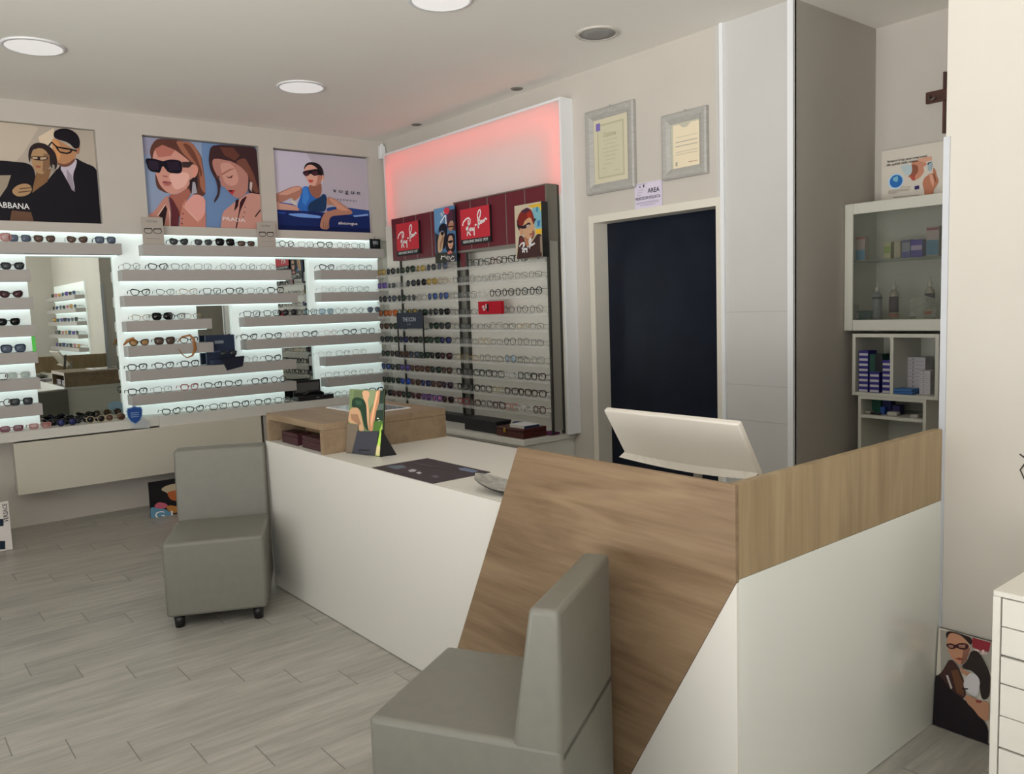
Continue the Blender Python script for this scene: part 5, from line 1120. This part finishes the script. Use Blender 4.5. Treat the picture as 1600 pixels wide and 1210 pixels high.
# sign on the cabinet
A = Art(0, 4.93, 2.105, 2.478, 2.0255, 2.352, (1370, 230), 13.33).board('#beb8ae', 0.005)
A.poly('#a5b4b8', (480,400),(640,350),(740,380),(745,500),(690,580),(600,600)).poly('#b27c66', (720,300),(880,270),(1000,300),(1060,360),(960,420),(1000,500),(900,640),(780,700),(640,610),(720,560),(740,470)).poly('#82503f', (720,350),(860,380),(870,500),(800,600),(640,620),(720,560),(745,460))
A.poly('#c0917c', (860,240),(1140,190),(1150,270),(1000,320),(880,290)).poly('#a04c40', (700,600),(800,580),(800,700),(730,690)).circle('#a8c0d0', (400, 715), 165).circle('#2a62a4', (405, 712), 135).poly('#6fa4b8', (340,640),(440,600),(450,680),(420,730),(345,700))
A.poly('#a66e56', (950,760),(1000,630),(1060,600),(1120,540),(1170,560),(1180,420),(1220,460),(1250,600),(1300,700),(1260,790),(1190,880),(1180,1100),(1000,1100),(990,900)).poly('#c0907a', (1100,560),(1160,570),(1200,700),(1180,850),(1120,700)).poly('#7c4a3a', (1180,560),(1215,560),(1250,740),(1210,700))
A.poly('#8fa0a8', (1060,330),(1150,300),(1170,380),(1130,500),(1070,490)).poly('#232430', (1065,330),(1135,300),(1138,318),(1085,345),(1085,375),(1068,375)).poly('#35265c', (795,815),(890,800),(890,870),(795,890))
A.poly('#a59e92', (240,900),(680,860),(680,905),(440,925),(440,960),(240,985)).poly('#948c80', (500,835),(710,820),(710,832),(500,848)).poly('#8a8478', (350,1040),(900,990),(900,1005),(350,1060))
A.text('#2a2526', 'Sensazioni al top: senza compromessi', (225, 328), (1060, 205), 50, 0.012).text('#2a2526', 'alla qualità della visione', (215, 400), (870, 302), 50, 0.012)
A.done('counter_sign', 'white advert sign with a blue disc standing on the glass cabinet', 'sign')
# compartment cabinet below
t = carc('open_cabinet', 'white open two compartment cabinet under the glass one', 4.625, 4.975, 1.995, 2.492, 0.905, 1.270, 0.020)
ZP = 0.925; ym = on(1392.5, 560, 0, XC).y; bx('divider', NW, 4.626, 4.966, ym-0.009, ym+0.009, ZP+0.0003, 1.2497, t)
PUR = C_('purple_box', '#2e2a80'); WHB = C_('box_label_white', '#c2bfc4')
def stack(px0, px1, n, tag_, h=0.0305):
    ya, yb2 = on(px0, 560, 0, 4.64).y, on(px1, 560, 0, 4.64).y
    for k in range(n):
        t = thing('lens_box', 'purple and white lens box, %s from the bottom of %s' % (ordn[k], tag_), 'box', (4.64, 0.5*(ya+yb2), ZP+0.0005+h*k), 0, 'purple and white lens boxes in the open cabinet')
        bx('carton', PUR, 4.64, 4.74, yb2, ya, ZP+0.0005+h*k, ZP+h*k+h-0.0005, t); bx('white_label', WHB, 4.6392, 4.6398, yb2+0.002, ya-0.002, ZP+h*k+0.003, ZP+h*k+0.016, t)
stack(1342, 1356.5, 8, 'the left stack'); stack(1359, 1374, 4, 'the middle stack'); stack(1379, 1391, 6, 'the right stack', 0.032)
t = thing('carton', 'dark green and black carton on the middle stack of lens boxes', 'box', (4.66, 2.4, ZP+0.125)); ya, yb2 = on(1358, 560, 0, 4.64).y, on(1378, 560, 0, 4.64).y
bx('carton_body', C_('dark_green_card', '#12463a'), 4.645, 4.73, yb2, ya, ZP+0.123, ZP+0.225, t); bx('printed_band', C_('band_black', '#1a1822'), 4.6440, 4.6446, yb2, yb2+(ya-yb2)*0.55, ZP+0.125, ZP+0.224, t)
t = thing('blister_pack', 'flat blue translucent pack on the cabinet floor, right compartment', 'pack', (4.65, 2.2, ZP)); ya, yb2 = on(1397, 600, 0, 4.64).y, on(1427, 600, 0, 4.64).y
bx('pack_body', C_('blue_pack', '#2f5f9c'), 4.632, 4.73, yb2, ya, ZP+0.0005, ZP+0.018, t, 0.003); bx('pack_lid', C_('blue_pack2', '#3a6cab'), 4.632, 4.73, yb2+0.004, ya-0.002, ZP+0.0185, ZP+0.032, t, 0.003)
for (a, b, n, nm) in ((1415, 1446, 9, 'the taller white stack'), (1437, 1454, 6, 'the shorter white stack')):
    ya, yb2 = on(a, 560, 0, 4.80).y, on(b, 560, 0, 4.80).y
    if n == 6: yb2 = ya - 0.07
    xx = 4.80 if n == 9 else 4.70
    if n == 6: ya, yb2 = on(1437, 560, 0, xx).y, on(1454, 560, 0, xx).y
    for k in range(n):
        t = thing('lens_box', 'white lens box, %s from the bottom of %s' % (ordn[k], nm), 'box', (xx, 0.5*(ya+yb2), ZP+0.0005+0.0225*k), 0, 'white lens boxes in the right compartment')
        bx('carton', WHB, xx, xx+0.09, yb2, ya, ZP+0.0005+0.0225*k, ZP+0.0225*k+0.022, t); bx('end_mark', C_('tiny_mark', '#77747a'), xx-0.0006, xx-0.0001, ya-(ya-yb2)*0.42, ya-(ya-yb2)*0.36, ZP+0.0225*k+0.006, ZP+0.0225*k+0.016, t)
# lower open shelf unit
t = carc('shelf_unit', 'narrow white open shelf unit at the bottom of the niche', 4.628, 4.975, 2.06, 2.455, 0.0, 0.904, 0.018, 'shelf')
ZQ = 0.792; bx('shelf_board', NW, 4.629, 4.966, 2.0785, 2.4365, ZQ-0.018, ZQ, t); bx('shelf_board', NW, 4.629, 4.966, 2.0785, 2.4365, 0.43, 0.448, t)
def small(name, label, cat, px0, px1, x, z, h, m, dep=0.06, bev=0.002):
    ya, yb2 = on(px0, 640, 0, x).y, on(px1, 640, 0, x).y
    return tag(bx(name, m, x, x+dep, yb2, ya, z+0.0005, z+h, None, bev), label, cat)
small('carton', 'green carton on the lower niche shelf', 'box', 1362, 1376, 4.76, ZQ, 0.085, C_('green_card', '#1c5a44')); small('carton', 'navy carton on the lower niche shelf', 'box', 1379, 1392, 4.74, ZQ, 0.08, C_('navy_card', '#252a66'))
small('carton', 'small bright blue carton on the lower niche shelf', 'box', 1375.5, 1382, 4.69, ZQ, 0.045, C_('blue_card', '#2c54a4'), 0.03); small('carton', 'dark violet carton leaning right on the lower niche shelf', 'box', 1394, 1406, 4.72, ZQ, 0.055, C_('dark_violet_card', '#26225a'))
small('eyewear_case', 'small white case on the lower niche shelf, centre front', 'case', 1385, 1401, 4.65, ZQ, 0.026, C_('white_case', '#b9b7ae'), 0.05, 0.008); small('eyewear_case', 'flat white and dark case at the right of the lower niche shelf', 'case', 1422, 1434, 4.66, ZQ, 0.02, C_('white_case2', '#a9a7a2'), 0.06, 0.004)
small('cleaning_cloth', 'crumpled cream cloth at the left of the lower niche shelf', 'cloth', 1350, 1360, 4.65, ZQ, 0.02, C_('cream_cloth', '#8f8a7c'), 0.05, 0.008)
bm = bmesh.new(); tube(bm, [(4.66, 2.40, ZQ+0.007), (4.66, 2.33, ZQ+0.007)], 0.006, 8); tag(obj('marker_pen', bm, BLACKP), 'black pen lying on the lower niche shelf', 'pen')
# coat rack
t = thing('coat_rack', 'brown wooden coat rack on the niche wall beside the pillar', 'coat rack', (4.97, 2.15, 2.6)); CB = wood('dark_wood', 1, '#3a1d14', '#5a3022')
bx('rail', CB, 4.955, 4.979, 1.7, 2.236, 2.582, 2.646, t, 0.003); bx('upright', CB, 4.955, 4.979, 2.128, 2.14, 2.40, 2.581, t); bx('upright', CB, 4.955, 4.979, 2.128, 2.14, 2.6465, 2.74, t)
bm = bmesh.new(); tube(bm, [(-0.016, 0.06, 0.02), (-0.04, 0.055, 0.005), (-0.05, 0.04, -0.01), (-0.045, 0.02, 0.0)], 0.005, 8); obj('hook', bm, GREYM, t)
